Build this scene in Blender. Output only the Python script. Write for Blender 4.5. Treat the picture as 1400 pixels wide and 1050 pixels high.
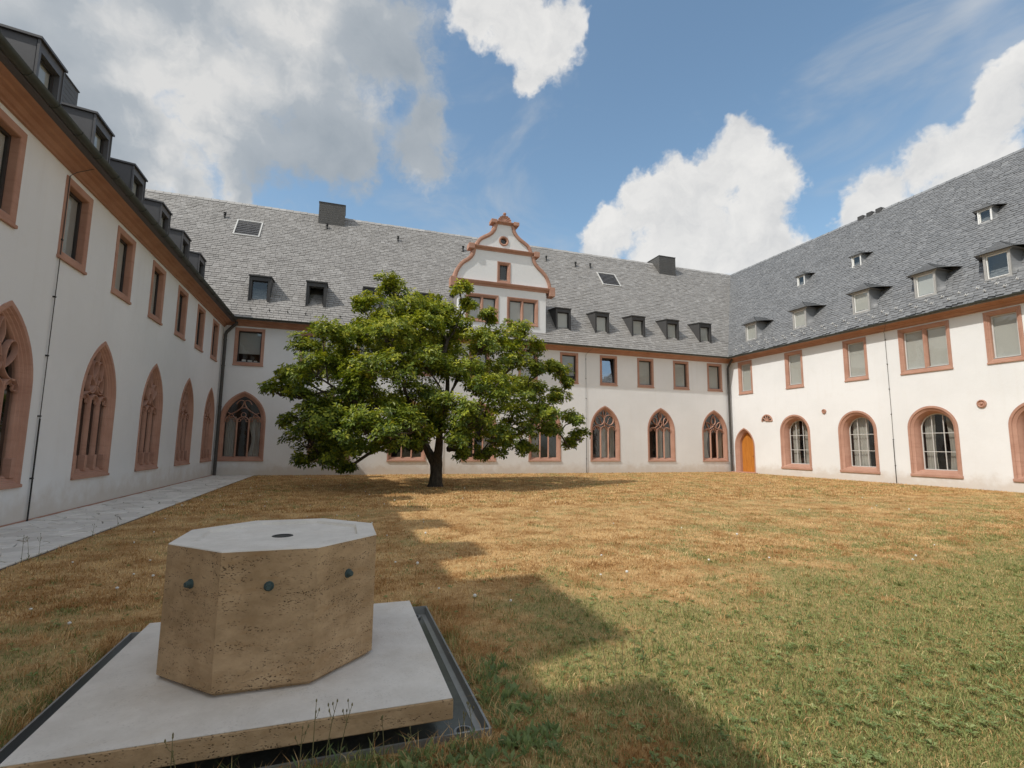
import bpy, bmesh, math, random
import numpy as np
from mathutils import Vector, Matrix
from mathutils.geometry import tessellate_polygon

random.seed(7); rng = np.random.default_rng(7)
R = math.radians
for o in list(bpy.data.objects): bpy.data.objects.remove(o)
scene = bpy.context.scene
COL = scene.collection

# ------------------------------------------------------------------ camera
CAM = Vector((0, 0, 1.5))
cr = Vector((0.9466478, -0.3220821, 0.0110016)); cu = Vector((-0.0495804, -0.1118230, 0.9924905)); cf = Vector((0.3184332, 0.9400844, 0.1218259))
cam = bpy.data.cameras.new('camera'); cam.lens = 17.626; cam.sensor_width = 36; cam.sensor_fit = 'HORIZONTAL'; cam.clip_start = .05; cam.clip_end = 3000
co = bpy.data.objects.new('camera', cam); COL.objects.link(co)
M3 = Matrix((cr, cu, -cf)).transposed()
co.matrix_world = Matrix.Translation(CAM) @ M3.to_4x4()
scene.camera = co
FPX = 685.45
def raydir(px, py): return (cf + cr*((px-700)/FPX) - cu*((py-525)/FPX)).normalized()
def at(px, py, Y):
    d = raydir(px, py); return CAM + d*(Y/d.y)
def on_ground(px, py, z=0.0):
    d = raydir(px, py); return CAM + d*((z-CAM.z)/d.z)

# ------------------------------------------------------------------ light
SUN_FROM = Vector((-1.0, -0.30, 1.18)).normalized()
sun = bpy.data.lights.new('sun', 'SUN'); sun.energy = 2.3; sun.angle = R(0.6); sun.color = (1.0, .96, .89)
so = bpy.data.objects.new('sun', sun); COL.objects.link(so)
so.rotation_euler = (-SUN_FROM).to_track_quat('-Z', 'Y').to_euler(); so.location = (0, 0, 60)
scene.view_settings.view_transform = 'Standard'; scene.view_settings.look = 'None'
scene.view_settings.exposure = 0.5; scene.view_settings.gamma = 1.0; scene.view_settings.use_curve_mapping = False
SKY_STRENGTH = 0.15
scene.cycles.max_bounces = 6; scene.cycles.diffuse_bounces = 4; scene.cycles.glossy_bounces = 2; scene.cycles.transparent_max_bounces = 8

class NT:
    def __init__(s, tree): s.t = tree; s.n = tree.nodes; s.l = tree.links
    def new(s, typ, **kw):
        n = s.n.new(typ)
        for k, v in kw.items(): setattr(n, k, v)
        return n
    def put(s, sock, v):
        if isinstance(v, bpy.types.NodeSocket): s.l.new(v, sock)
        elif v is not None: sock.default_value = v
    def math(s, op, a, b=None, c=None, clamp=False):
        n = s.n.new('ShaderNodeMath'); n.operation = op; n.use_clamp = clamp
        s.put(n.inputs[0], a); s.put(n.inputs[1], b); s.put(n.inputs[2], c); return n.outputs[0]
    def vmath(s, op, a, b=None, scale=None):
        n = s.n.new('ShaderNodeVectorMath'); n.operation = op
        s.put(n.inputs[0], a); s.put(n.inputs[1], b)
        if scale is not None: s.put(n.inputs['Scale'], scale)
        return n.outputs['Value'] if op in ('DISTANCE', 'LENGTH', 'DOT_PRODUCT') else n.outputs['Vector']
    def noise(s, vec, scale, detail=4, rough=.55, out='Fac', dist=0, lac=2.0):
        n = s.n.new('ShaderNodeTexNoise'); s.put(n.inputs['Vector'], vec); n.inputs['Scale'].default_value = scale
        n.inputs['Detail'].default_value = detail; n.inputs['Roughness'].default_value = rough
        n.inputs['Distortion'].default_value = dist; n.inputs['Lacunarity'].default_value = lac
        return n.outputs[out]
    def ramp(s, fac, stops, interp='LINEAR'):
        n = s.n.new('ShaderNodeValToRGB'); n.color_ramp.interpolation = interp; e = n.color_ramp.elements
        while len(e) < len(stops): e.new(.5)
        for x, (p, c) in zip(e, stops):
            x.position = p; x.color = (*c, 1) if isinstance(c, (tuple, list)) else (c, c, c, 1)
        s.put(n.inputs[0], fac); return n.outputs[0]
    def mix(s, f, a, b, blend='MIX'):
        n = s.n.new('ShaderNodeMix'); n.data_type = 'RGBA'; n.blend_type = blend
        s.put(n.inputs[0], f)
        for k, v in ((6, a), (7, b)):
            if isinstance(v, tuple): v = (*v[:3], 1)
            s.put(n.inputs[k], v)
        return n.outputs[2]
    def maprange(s, v, a, b, c=0., d=1., smooth=True):
        n = s.n.new('ShaderNodeMapRange'); n.interpolation_type = 'SMOOTHSTEP' if smooth else 'LINEAR'
        s.put(n.inputs[0], v)
        for i, x in enumerate((a, b, c, d)): s.put(n.inputs[i+1], x)
        return n.outputs[0]

world = bpy.data.worlds.new('World'); scene.world = world; world.use_nodes = True
def build_world():
    w = NT(world.node_tree); w.n.clear()
    out = w.new('ShaderNodeOutputWorld'); bg = w.new('ShaderNodeBackground'); bg.inputs[1].default_value = SKY_STRENGTH
    w.l.new(bg.outputs[0], out.inputs[0])
    sky = w.new('ShaderNodeTexSky'); sky.sky_type = 'NISHITA'; sky.sun_disc = False
    sky.sun_elevation = math.asin(SUN_FROM.z); sky.sun_rotation = math.atan2(SUN_FROM.x, SUN_FROM.y)
    sky.air_density = 1.0; sky.dust_density = 1.6; sky.ozone_density = .8
    tc = w.new('ShaderNodeTexCoord'); d = w.vmath('NORMALIZE', tc.outputs['Generated'])
    warp = w.vmath('SUBTRACT', w.noise(d, 6.5, 5, .62, 'Color'), (.5, .5, .5))
    dw = w.vmath('ADD', d, w.vmath('SCALE', warp, scale=.15))
    def field(blobs):
        acc = None
        for (x, y, r) in blobs:
            c = raydir(x, y); rr = r/FPX/(1+((x-700)**2+(y-525)**2)/FPX**2)**.75
            v = w.math('MULTIPLY_ADD', w.vmath('DISTANCE', dw, tuple(c)), -1/rr, 1.0)
            acc = v if acc is None else w.math('SMOOTH_MAX', acc, v, .25)
        return acc
    grey = [(60, 70, 200), (230, 40, 200), (400, 60, 190), (520, 70, 115), (320, 170, 135), (190, 190, 150), (450, 180, 105), (40, 220, 170),
            (570, 215, 60), (585, 180, 50), (250, 262, 60), (120, 300, 120), (330, 270, 40)]
    white = [(700, 15, 80), (745, 50, 70), (650, 5, 60), (715, 105, 40), (775, 25, 45),
             (1000, 225, 62), (960, 265, 78), (1010, 190, 40), (1055, 245, 52), (900, 285, 66), (935, 330, 90), (1010, 320, 90), (835, 325, 48), (880, 262, 40),
             (1200, 255, 52), (1250, 235, 62), (1310, 205, 72), (1370, 150, 75), (1410, 100, 55), (1350, 240, 90), (1290, 280, 90), (1180, 290, 50), (1090, 370, 60)]
    fg = field(grey); fw = field(white)
    det = w.noise(dw, 9.0, 7, .62)
    nz = w.math('MULTIPLY_ADD', det, 1.9, -.95)
    sg = w.math('ADD', fg, w.math('MULTIPLY', nz, .75)); sw = w.math('ADD', fw, w.math('MULTIPLY', nz, .62))
    dg = w.maprange(sg, .02, .52)
    dwh = w.maprange(sw, .08, .40)
    # the same kind of broken cloud over the rest of the sky
    away = w.maprange(w.vmath('DOT_PRODUCT', d, tuple(cf)), .55, .72, 1, 0)
    big = w.noise(d, 2.4, 4, .55)
    dfar = w.math('MULTIPLY', w.maprange(big, .43, .57), away)
    # thin high cloud
    ci = w.vmath('MULTIPLY', d, (1.0, .55, 1.6))
    cir = w.maprange(w.noise(ci, 4.5, 5, .58, dist=.6), .47, .80, 0, .6)
    # light and shade inside the clouds: brighter where the side towards the sun is thinner
    off = w.vmath('ADD', dw, (-.022, -.008, .030))
    sh = w.math('SUBTRACT', det, w.noise(off, 9.0, 4, .55))
    lit = w.math('MULTIPLY_ADD', sh, 2.0, .6, clamp=True)
    bil = w.noise(d, 4.2, 3, .5)
    gl = w.math('MULTIPLY_ADD', w.math('SUBTRACT', bil, .5), 2.3, w.math('MULTIPLY_ADD', lit, .5, .14))
    gl = w.math('ADD', gl, w.maprange(sg, .1, .9, .24, 0.0))
    gl = w.math('ADD', gl, .05)
    gcol = w.ramp(gl, [(0.15, (1.55, 1.76, 1.98)), (.65, (2.0, 2.18, 2.36)), (1.0, (3.4, 3.38, 3.32))])
    wl = w.math('ADD', lit, w.math('MULTIPLY_ADD', bil, .6, -.3))
    wcol = w.ramp(wl, [(0.05, (3.0, 3.03, 3.06)), (.5, (3.6, 3.58, 3.53)), (.9, (4.0, 3.95, 3.85))])
    c1 = w.mix(cir, w.mix(1.0, sky.outputs[0], (.84, .92, .86), 'MULTIPLY'), (2.5, 2.65, 2.8))
    c2 = w.mix(w.math('MULTIPLY', dg, .97), c1, gcol)
    c3 = w.mix(w.math('MULTIPLY', w.math('MAXIMUM', dwh, dfar), .97), c2, wcol)
    w.l.new(c3, bg.inputs[0])
build_world()

# ------------------------------------------------------------------ helpers
class MB:
    def __init__(s): s.v = []; s.f = []; s.m = []; s.cur = 0
    def vert(s, p): s.v.append(tuple(p)); return len(s.v)-1
    def face(s, pts):
        i = len(s.v); s.v.extend(tuple(p) for p in pts); s.f.append(tuple(range(i, i+len(pts)))); s.m.append(s.cur)
    def grid(s, loops, closed=True, ends=False):
        idx = [[s.vert(p) for p in L] for L in loops]; n = len(loops[0])
        for a, b in zip(idx, idx[1:]):
            for k in range(n if closed else n-1):
                k2 = (k+1) % n; s.f.append((a[k], a[k2], b[k2], b[k])); s.m.append(s.cur)
        if ends:
            s.f.append(tuple(reversed(idx[0]))); s.m.append(s.cur); s.f.append(tuple(idx[-1])); s.m.append(s.cur)
    def box(s, x0, x1, y0, y1, z0, z1, bev=0.0):
        if bev <= 0:
            s.grid([[(x0,y0,z0),(x1,y0,z0),(x1,y1,z0),(x0,y1,z0)], [(x0,y0,z1),(x1,y0,z1),(x1,y1,z1),(x0,y1,z1)]], True, True)
        else:
            def L(e, z): return [(x0+e,y0+e,z),(x1-e,y0+e,z),(x1-e,y1-e,z),(x0+e,y1-e,z)]
            s.grid([L(bev, z0), L(0, z0+bev), L(0, z1-bev), L(bev, z1)], True, True)
    def tube(s, pts, rad, n=8, ends=True):
        pts = [Vector(p) for p in pts]; rads = rad if isinstance(rad, (list, tuple)) else [rad]*len(pts)
        loops = []; prev = None
        for i, p in enumerate(pts):
            t = (pts[min(i+1, len(pts)-1)]-pts[max(i-1, 0)]).normalized()
            if prev is None:
                a = t.cross(Vector((0, 0, 1)))
                if a.length < .1: a = t.cross(Vector((1, 0, 0)))
                a.normalize()
            else:
                a = prev - t*prev.dot(t); a.normalize()
            prev = a; b = t.cross(a)
            loops.append([p+(a*math.cos(q)+b*math.sin(q))*rads[i] for q in [2*math.pi*k/n for k in range(n)]])
        s.grid(loops, True, ends)
    def lathe(s, prof, c=(0, 0, 0), n=16):
        s.grid([[(c[0]+r*math.cos(2*math.pi*k/n), c[1]+r*math.sin(2*math.pi*k/n), c[2]+z) for k in range(n)] for r, z in prof], True, True)
    def build(s, name, mat=None, parent=None, smooth=False, loc=None, fix=True):
        me = bpy.data.meshes.new(name); me.from_pydata(s.v, [], s.f)
        mats = mat if isinstance(mat, (list, tuple)) else [mat]
        for m in mats:
            if m: me.materials.append(m)
        if len(mats) > 1: me.polygons.foreach_set('material_index', s.m)
        if fix:
            bm = bmesh.new(); bm.from_mesh(me); bmesh.ops.remove_doubles(bm, verts=bm.verts, dist=1e-5)
            bmesh.ops.recalc_face_normals(bm, faces=bm.faces); bm.to_mesh(me); bm.free()
        if smooth:
            me.polygons.foreach_set('use_smooth', [True]*len(me.polygons))
            me.set_sharp_from_angle(angle=R(40))
        me.update()
        return link(name, me, parent, loc)
def link(name, me, parent=None, loc=None, rz=0):
    o = bpy.data.objects.new(name, me); COL.objects.link(o)
    if parent: o.parent = parent
    if loc is not None: o.location = loc
    if rz: o.rotation_euler = (0, 0, rz)
    return o
def tag(o, label=None, cat=None, group=None, kind=None):
    if label: o['label'] = label
    if cat: o['category'] = cat
    if group: o['group'] = group
    if kind: o['kind'] = kind
    return o
def empty(name, loc, rz=0):
    return link(name, None, None, loc, rz)
def copy_tree(o, parent, loc):
    c = o.copy(); COL.objects.link(c); c.parent = parent; c.location = loc
    for ch in list(o.children):
        k = ch.copy(); COL.objects.link(k); k.parent = c
        for g in list(ch.children):
            q = g.copy(); COL.objects.link(q); q.parent = k
    return c

# ------------------------------------------------------------------ materials
def mat(name, rough=.8):
    m = bpy.data.materials.new(name); m.use_nodes = True; t = NT(m.node_tree); b = t.n['Principled BSDF']
    b.inputs['Roughness'].default_value = rough; b.inputs['Specular IOR Level'].default_value = .3
    return m, t, b
def bump(t, b, h, strength=.3, dist=.02):
    n = t.new('ShaderNodeBump'); n.inputs['Strength'].default_value = strength; n.inputs['Distance'].default_value = dist
    t.put(n.inputs['Height'], h); t.l.new(n.outputs[0], b.inputs['Normal'])
def pos(t): return t.new('ShaderNodeNewGeometry').outputs['Position']
def attr(t, name):
    n = t.new('ShaderNodeAttribute'); n.attribute_name = name; return n.outputs['Fac']
def simple(name, c, rough=.7, var=.12, scale=6, bmp=.15, metal=0):
    m, t, b = mat(name, rough); p = pos(t)
    n = t.noise(p, scale, 5, .6); n2 = t.noise(p, scale*9, 3, .6)
    f = t.math('ADD', t.math('MULTIPLY', n, .65), t.math('MULTIPLY', n2, .35))
    t.l.new(t.mix(f, tuple(x*(1-var*2) for x in c), tuple(min(1, x*(1+var*2)) for x in c)), b.inputs['Base Color'])
    b.inputs['Metallic'].default_value = metal
    bump(t, b, n2, bmp, .01); return m

def m_plaster():
    m, t, b = mat('plaster', .9); p = pos(t)
    big = t.noise(p, .35, 4, .6); mid = t.noise(p, 2.2, 5, .62); fine = t.noise(p, 60, 4, .6)
    streak = t.noise(t.vmath('MULTIPLY', p, (2.6, 2.6, .18)), 1.5, 5, .6)
    c = t.mix(t.maprange(big, .35, .7), (.725, .727, .727), (.78, .782, .785))
    c = t.mix(t.math('MULTIPLY', t.maprange(streak, .52, .75), .16), c, (.64, .61, .57))
    c = t.mix(t.math('MULTIPLY', t.maprange(mid, .55, .8), .25), c, (.66, .64, .61))
    sep = t.new('ShaderNodeSeparateXYZ'); t.put(sep.inputs[0], p)
    foot = t.math('MULTIPLY', t.maprange(t.math('ADD', sep.outputs[2], t.math('MULTIPLY', mid, -.9)), -.35, .25, 1, 0), .55)
    c = t.mix(foot, c, (.50, .42, .34))
    t.l.new(c, b.inputs['Base Color'])
    h = t.math('ADD', t.math('MULTIPLY', t.noise(p, 9, 5, .6), .7), t.math('MULTIPLY', fine, .3))
    bump(t, b, h, .45, .015); return m
def m_sandstone(name, c0, c1, c2):
    m, t, b = mat(name, .88); p = pos(t)
    n = t.noise(p, 1.7, 5, .6); g = t.noise(p, 45, 4, .65); bed = t.noise(t.vmath('MULTIPLY', p, (1, 1, 7)), 2.0, 4, .6)
    c = t.mix(t.maprange(n, .3, .7), c0, c1)
    c = t.mix(t.math('MULTIPLY', t.maprange(bed, .5, .75), .5), c, c2)
    c = t.mix(t.math('MULTIPLY', t.maprange(g, .55, .8), .3), c, tuple(x*.6 for x in c0))
    t.l.new(c, b.inputs['Base Color']); bump(t, b, g, .3, .01); return m
def m_slate(name, a, bb, c_, spread):
    m, t, b = mat(name, .52); p = pos(t); r = attr(t, 'rnd')
    n = t.noise(p, .5, 5, .6); g = t.noise(p, 30, 4, .7)
    c = t.ramp(r, [(0, a), (.55, bb), (1, c_)])
    c = t.mix(t.math('MULTIPLY', t.maprange(n, .45, .7), spread), c, tuple(x*.72 for x in bb))
    c = t.mix(t.math('MULTIPLY', t.maprange(g, .55, .8), .35), c, tuple(min(1, x*1.5) for x in c_))
    t.l.new(c, b.inputs['Base Color']); bump(t, b, g, .35, .008)
    b.inputs['Specular IOR Level'].default_value = .45
    return m
def m_glass(refl=.03, name='window_glass'):
    m, t, b = mat(name, .05); t.n.remove(b)
    out = t.n['Material Output']; fr = t.new('ShaderNodeFresnel'); t.put(fr.inputs[0], t.maprange(t.new('ShaderNodeNewGeometry').outputs['Backfacing'], 0, 1, 1.52, 1/1.52, False))   # thin pane: same on both faces
    tr = t.new('ShaderNodeBsdfTransparent'); tr.inputs[0].default_value = (.86, .88, .87, 1)
    gl = t.new('ShaderNodeBsdfGlossy'); gl.inputs['Roughness'].default_value = .03; gl.inputs[0].default_value = (.9, .93, .95, 1)
    p = pos(t); bn = t.new('ShaderNodeBump'); bn.inputs['Strength'].default_value = .06; bn.inputs['Distance'].default_value = .05
    t.put(bn.inputs['Height'], t.noise(p, 2.2, 2, .5)); t.l.new(bn.outputs[0], gl.inputs['Normal'])
    mx = t.new('ShaderNodeMixShader'); t.put(mx.inputs[0], t.math('MULTIPLY_ADD', fr.outputs[0], 1.0, refl, clamp=True))
    t.l.new(tr.outputs[0], mx.inputs[1]); t.l.new(gl.outputs[0], mx.inputs[2]); t.l.new(mx.outputs[0], out.inputs[0]); return m
def green_factor(t, p):
    """0 = parched straw, 1 = green; patches plus a damper zone near the fountain and the south side"""
    sep = t.new('ShaderNodeSeparateXYZ'); t.put(sep.inputs[0], p)
    a = t.noise(p, .7, 6, .68); c = t.noise(p, 3.1, 4, .6)
    near = t.maprange(sep.outputs[1], 2.0, 6.5, .17, 0)
    east = t.math('MULTIPLY', t.maprange(sep.outputs[0], 4.0, 9.0), t.maprange(sep.outputs[1], 3.0, 14.0, .075, .02))
    near2 = t.math('MULTIPLY', t.maprange(sep.outputs[0], 0.5, 3.0), near)
    v = t.math('ADD', t.math('ADD', t.math('MULTIPLY', a, .6), t.math('MULTIPLY', c, .4)), t.math('ADD', t.math('ADD', t.math('MULTIPLY', near, .5), near2), east))
    return t.maprange(v, .475, .675)
def m_lawn():
    m, t, b = mat('lawn_soil', .95); p = pos(t); g = green_factor(t, p)
    f = t.noise(p, 14, 6, .7); f2 = t.noise(p, 90, 3, .7)
    pt = t.maprange(t.noise(p, 1.6, 8, .74), .36, .60)
    dry = t.ramp(f, [(.25, (.33, .185, .075)), (.5, (.56, .36, .16)), (.75, (.70, .49, .24))])
    grn = t.ramp(f, [(.25, (.20, .155, .06)), (.6, (.38, .295, .12)), (.8, (.52, .41, .19))])
    dry = t.mix(pt, t.mix(1.0, dry, (.60, .48, .36), 'MULTIPLY'), dry)
    c = t.mix(g, dry, grn)
    c = t.mix(t.math('MULTIPLY', t.maprange(f2, .5, .75), .4), c, (.22, .13, .055))
    t.l.new(c, b.inputs['Base Color']); bump(t, b, t.math('ADD', f, f2), .6, .02); return m
def m_blade():
    m, t, b = mat('grass_blade', .75); p = pos(t); g = green_factor(t, p); r = attr(t, 'rnd')
    gg = t.math('GREATER_THAN', t.math('ADD', t.math('MULTIPLY', g, .66), t.math('MULTIPLY', r, .72)), .77)
    hh = t.math('FRACT', t.math('MULTIPLY', r, 37.7))
    dry = t.ramp(hh, [(0, (.40, .22, .085)), (.5, (.72, .48, .22)), (1, (.92, .72, .41))])
    pt = t.maprange(t.noise(p, 1.6, 8, .74), .36, .60)
    dry = t.mix(pt, t.mix(1.0, dry, (.60, .48, .36), 'MULTIPLY'), dry)
    grn = t.ramp(hh, [(0, (.12, .16, .045)), (.6, (.26, .30, .10)), (1, (.48, .47, .19))])
    c = t.mix(gg, dry, grn)
    t.l.new(c, b.inputs['Base Color'])
    tl = t.new('ShaderNodeBsdfTranslucent'); t.l.new(c, tl.inputs[0]); mx = t.new('ShaderNodeMixShader'); mx.inputs[0].default_value = .3
    t.l.new(b.outputs[0], mx.inputs[1]); t.l.new(tl.outputs[0], mx.inputs[2]); t.l.new(mx.outputs[0], t.n['Material Output'].inputs[0]); return m
def m_leaf(name, stops, trans=.4, rough=.45):
    m, t, b = mat(name, rough); r = attr(t, 'rnd'); c = t.ramp(r, stops)
    t.l.new(c, b.inputs['Base Color']); b.inputs['Specular IOR Level'].default_value = .35
    tl = t.new('ShaderNodeBsdfTranslucent'); t.l.new(t.mix(1.0, c, (1.3, 1.25, .6), 'MULTIPLY'), tl.inputs[0])
    mx = t.new('ShaderNodeMixShader'); mx.inputs[0].default_value = trans
    t.l.new(b.outputs[0], mx.inputs[1]); t.l.new(tl.outputs[0], mx.inputs[2]); t.l.new(mx.outputs[0], t.n['Material Output'].inputs[0]); return m
def m_travertine(name, c0, c1, c2, pit, warm):
    m, t, b = mat(name, .75); p = pos(t)
    pz = t.vmath('MULTIPLY', p, (1.0, 1.0, 3.2))
    n = t.noise(t.vmath('MULTIPLY', p, (1, 1, 1.5)), 4.2, 8, .72); band = t.noise(t.vmath('MULTIPLY', p, (.9, .9, 4.0)), 4.5, 8, .7, dist=.4)
    c = t.mix(t.maprange(n, .3, .7), c0, c1)
    c = t.mix(t.math('MULTIPLY', t.maprange(band, .48, .72), warm), c, c2)
    vo = t.new('ShaderNodeTexVoronoi'); vo.inputs['Scale'].default_value = 66; t.put(vo.inputs['Vector'], t.vmath('ADD', t.vmath('MULTIPLY', p, (1, 1, 1.7)), t.vmath('SCALE', t.noise(p, 30, 3, .6, 'Color'), scale=.02)))
    clus = t.maprange(t.noise(pz, 6.0, 8, .74), .455, .60)
    pits = t.math('MULTIPLY', t.maprange(vo.outputs['Distance'], .12, .42, 1, 0), clus)
    vo2 = t.new('ShaderNodeTexVoronoi'); vo2.inputs['Scale'].default_value = 15; t.put(vo2.inputs['Vector'], pz)
    pits2 = t.math('MULTIPLY', t.maprange(vo2.outputs['Distance'], .05, .13, 1, 0), t.maprange(t.noise(p, 4, 3, .6), .5, .6))
    pp = t.math('MULTIPLY', t.math('MAXIMUM', pits, pits2), pit)
    c = t.mix(pp, c, tuple(x*.22 for x in c0))
    t.l.new(c, b.inputs['Base Color'])
    bump(t, b, t.math('SUBTRACT', t.math('MULTIPLY', t.noise(p, 40, 4, .6), .25), pp), .6, .012); return m
def m_stone_obj(name, cols):
    m, t, b = mat(name, .85); p = pos(t); oi = t.new('ShaderNodeObjectInfo')
    n = t.noise(p, 7, 5, .65); g = t.noise(p, 70, 3, .6)
    c = t.ramp(oi.outputs['Random'], cols)
    c = t.mix(t.math('MULTIPLY', t.maprange(n, .4, .75), .35), c, (.46, .43, .39))
    c = t.mix(t.math('MULTIPLY', t.maprange(g, .55, .8), .25), c, (.34, .31, .27))
    t.l.new(c, b.inputs['Base Color']); bump(t, b, g, .3, .008); return m
def m_wood():
    m, t, b = mat('door_wood', .5); p = pos(t)
    n = t.noise(t.vmath('MULTIPLY', p, (9, 9, .7)), 3, 5, .6)
    t.l.new(t.ramp(n, [(.2, (.33, .11, .02)), (.55, (.52, .20, .035)), (.85, (.62, .27, .06))]), b.inputs['Base Color']); bump(t, b, n, .3, .01); return m
def m_bark():
    m, t, b = mat('bark', .9); p = pos(t)
    n = t.noise(t.vmath('MULTIPLY', p, (4, 4, 1.2)), 5, 6, .65)
    t.l.new(t.ramp(n, [(.3, (.030, .024, .018)), (.6, (.085, .070, .055)), (.8, (.15, .13, .11))]), b.inputs['Base Color']); bump(t, b, n, .8, .04); return m
def m_curtain():
    m, t, b = mat('curtain', .9); p = pos(t)
    t.l.new(t.mix(t.noise(p, 3, 3, .5), (.36, .335, .30), (.48, .45, .41)), b.inputs['Base Color']); return m

PLASTER = m_plaster()
STONE = m_sandstone('red_sandstone', (.40, .22, .16), (.47, .275, .205), (.33, .17, .12))
CORN = m_sandstone('cornice_sandstone', (.37, .195, .13), (.43, .24, .165), (.31, .155, .105))
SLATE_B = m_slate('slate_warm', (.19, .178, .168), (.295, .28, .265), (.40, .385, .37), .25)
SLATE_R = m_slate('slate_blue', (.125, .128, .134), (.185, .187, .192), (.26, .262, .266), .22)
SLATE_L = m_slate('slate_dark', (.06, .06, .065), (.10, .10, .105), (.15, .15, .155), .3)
GLASS = m_glass(); GLASS_MIRROR = m_glass(.5, 'mirroring_window_glass')  # second glass: reflectance raised so the tilted pane mirrors sky; no real coating
LAWN = m_lawn(); BLADE = m_blade()
LEAF = m_leaf('tree_leaf', [(0, (.05, .085, .012)), (.3, (.13, .185, .02)), (.62, (.35, .385, .04)), (1, (.58, .53, .085))], .30)  # ramp runs from painted shaded-interior green to sunlit-top yellow-green
WEED = m_leaf('weed_leaf', [(0, (.11, .16, .055)), (.6, (.22, .28, .10)), (1, (.42, .43, .19))], .3)
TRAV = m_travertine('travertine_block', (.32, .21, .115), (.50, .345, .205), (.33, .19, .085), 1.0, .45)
TRAV_GLARE = m_travertine('travertine_glare_weathered', (.60, .555, .50), (.71, .665, .61), (.57, .49, .40), .16, .35)  # same stone as the block; sky glare and weathering painted in as paler colour
FLAG = m_stone_obj('flagstone', [(0, (.62, .58, .53)), (.5, (.71, .67, .615)), (1, (.78, .74, .685))])
MORTAR = simple('mortar', (.15, .13, .105), .95, .15, 8, .4)
ZINC = simple('zinc', (.105, .105, .112), .45, .10, 3, .05)
ZINC_D = simple('dark_zinc', (.062, .060, .060), .5, .12, 3, .05)
COPPER = simple('gutter_metal', (.055, .062, .055), .5, .25, 4, .1)
PIPE = simple('downpipe_metal', (.07, .066, .062), .45, .2, 4, .08)
STEEL = simple('tray_steel', (.33, .335, .33), .38, .18, 5, .08, .6)
BRONZE = simple('spout_bronze', (.055, .085, .085), .55, .3, 30, .3)
SASH_D = simple('dark_sash', (.045, .040, .038), .45, .1, 5, .05)
SASH_W = simple('grey_sash', (.55, .54, .52), .5, .08, 5, .05)
SASH_L = simple('weathered_sash', (.36, .35, .335), .7, .2, 7, .1)
BLIND = simple('roller_blind', (.50, .485, .455), .85, .05, 3, .05)
BLIND_D = simple('roller_blind_dark', (.36, .36, .345), .85, .05, 3, .05)
CURT = m_curtain()
UNLIT = simple('unlit_depth', (.055, .050, .045), .9, .2, 1, .05)  # near-black colour painted in for the unlit depth of rooms and openings
WHITE = simple('white_paint', (.78, .77, .75), .6, .04, 5, .05)
WOOD = m_wood(); BARK = m_bark()
SOIL = simple('outer_ground', (.24, .19, .11), .95, .25, 2, .4)
SEED = simple('dandelion_down', (.72, .71, .67), .95, .06, 60, .3)
STALK = simple('dry_stalk', (.17, .15, .07), .9, .2, 30, .2)
IRON = simple('black_iron', (.02, .02, .02), .5, .1, 9, .05)

# ------------------------------------------------------------------ setting: ground, path, lawn
g = MB(); g.face([(-400, -400, -.06), (400, -400, -.06), (400, 400, -.06), (-400, 400, -.06)])
tag(g.build('ground', SOIL), kind='structure')
LX0, LX1, LY0, LY1 = -3.66, 23.64, -9.0, 25.94
TRAY = (-1.46, .82, 2.69, 4.79)
def lawn_z(x, y): return 0.025*np.sin(x*.9+1.3)*np.sin(y*.7+.4) * np.clip((np.minimum(np.minimum(x-LX0, LX1-x), LY1-y))/2.0, 0, 1) * np.clip((np.hypot(x+.32, y-3.7)-1.9)/2, 0, 1)
def make_lawn():
    xs = sorted(set(list(np.linspace(LX0, LX1, 90)) + [TRAY[0]+.01, TRAY[1]-.01])); ys = sorted(set(list(np.linspace(LY0, LY1, 110)) + [TRAY[2]+.01, TRAY[3]-.01]))
    mb = MB(); idx = {}
    for i, x in enumerate(xs):
        for j, y in enumerate(ys): idx[i, j] = mb.vert((x, y, float(lawn_z(x, y))))
    for i in range(len(xs)-1):
        for j in range(len(ys)-1):
            cx, cy = (xs[i]+xs[i+1])/2, (ys[j]+ys[j+1])/2
            if TRAY[0] < cx < TRAY[1] and TRAY[2] < cy < TRAY[3]: continue
            mb.f.append((idx[i, j], idx[i+1, j], idx[i+1, j+1], idx[i, j+1])); mb.m.append(0)
    return tag(mb.build('lawn', LAWN, smooth=True), kind='structure')
make_lawn()

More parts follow.
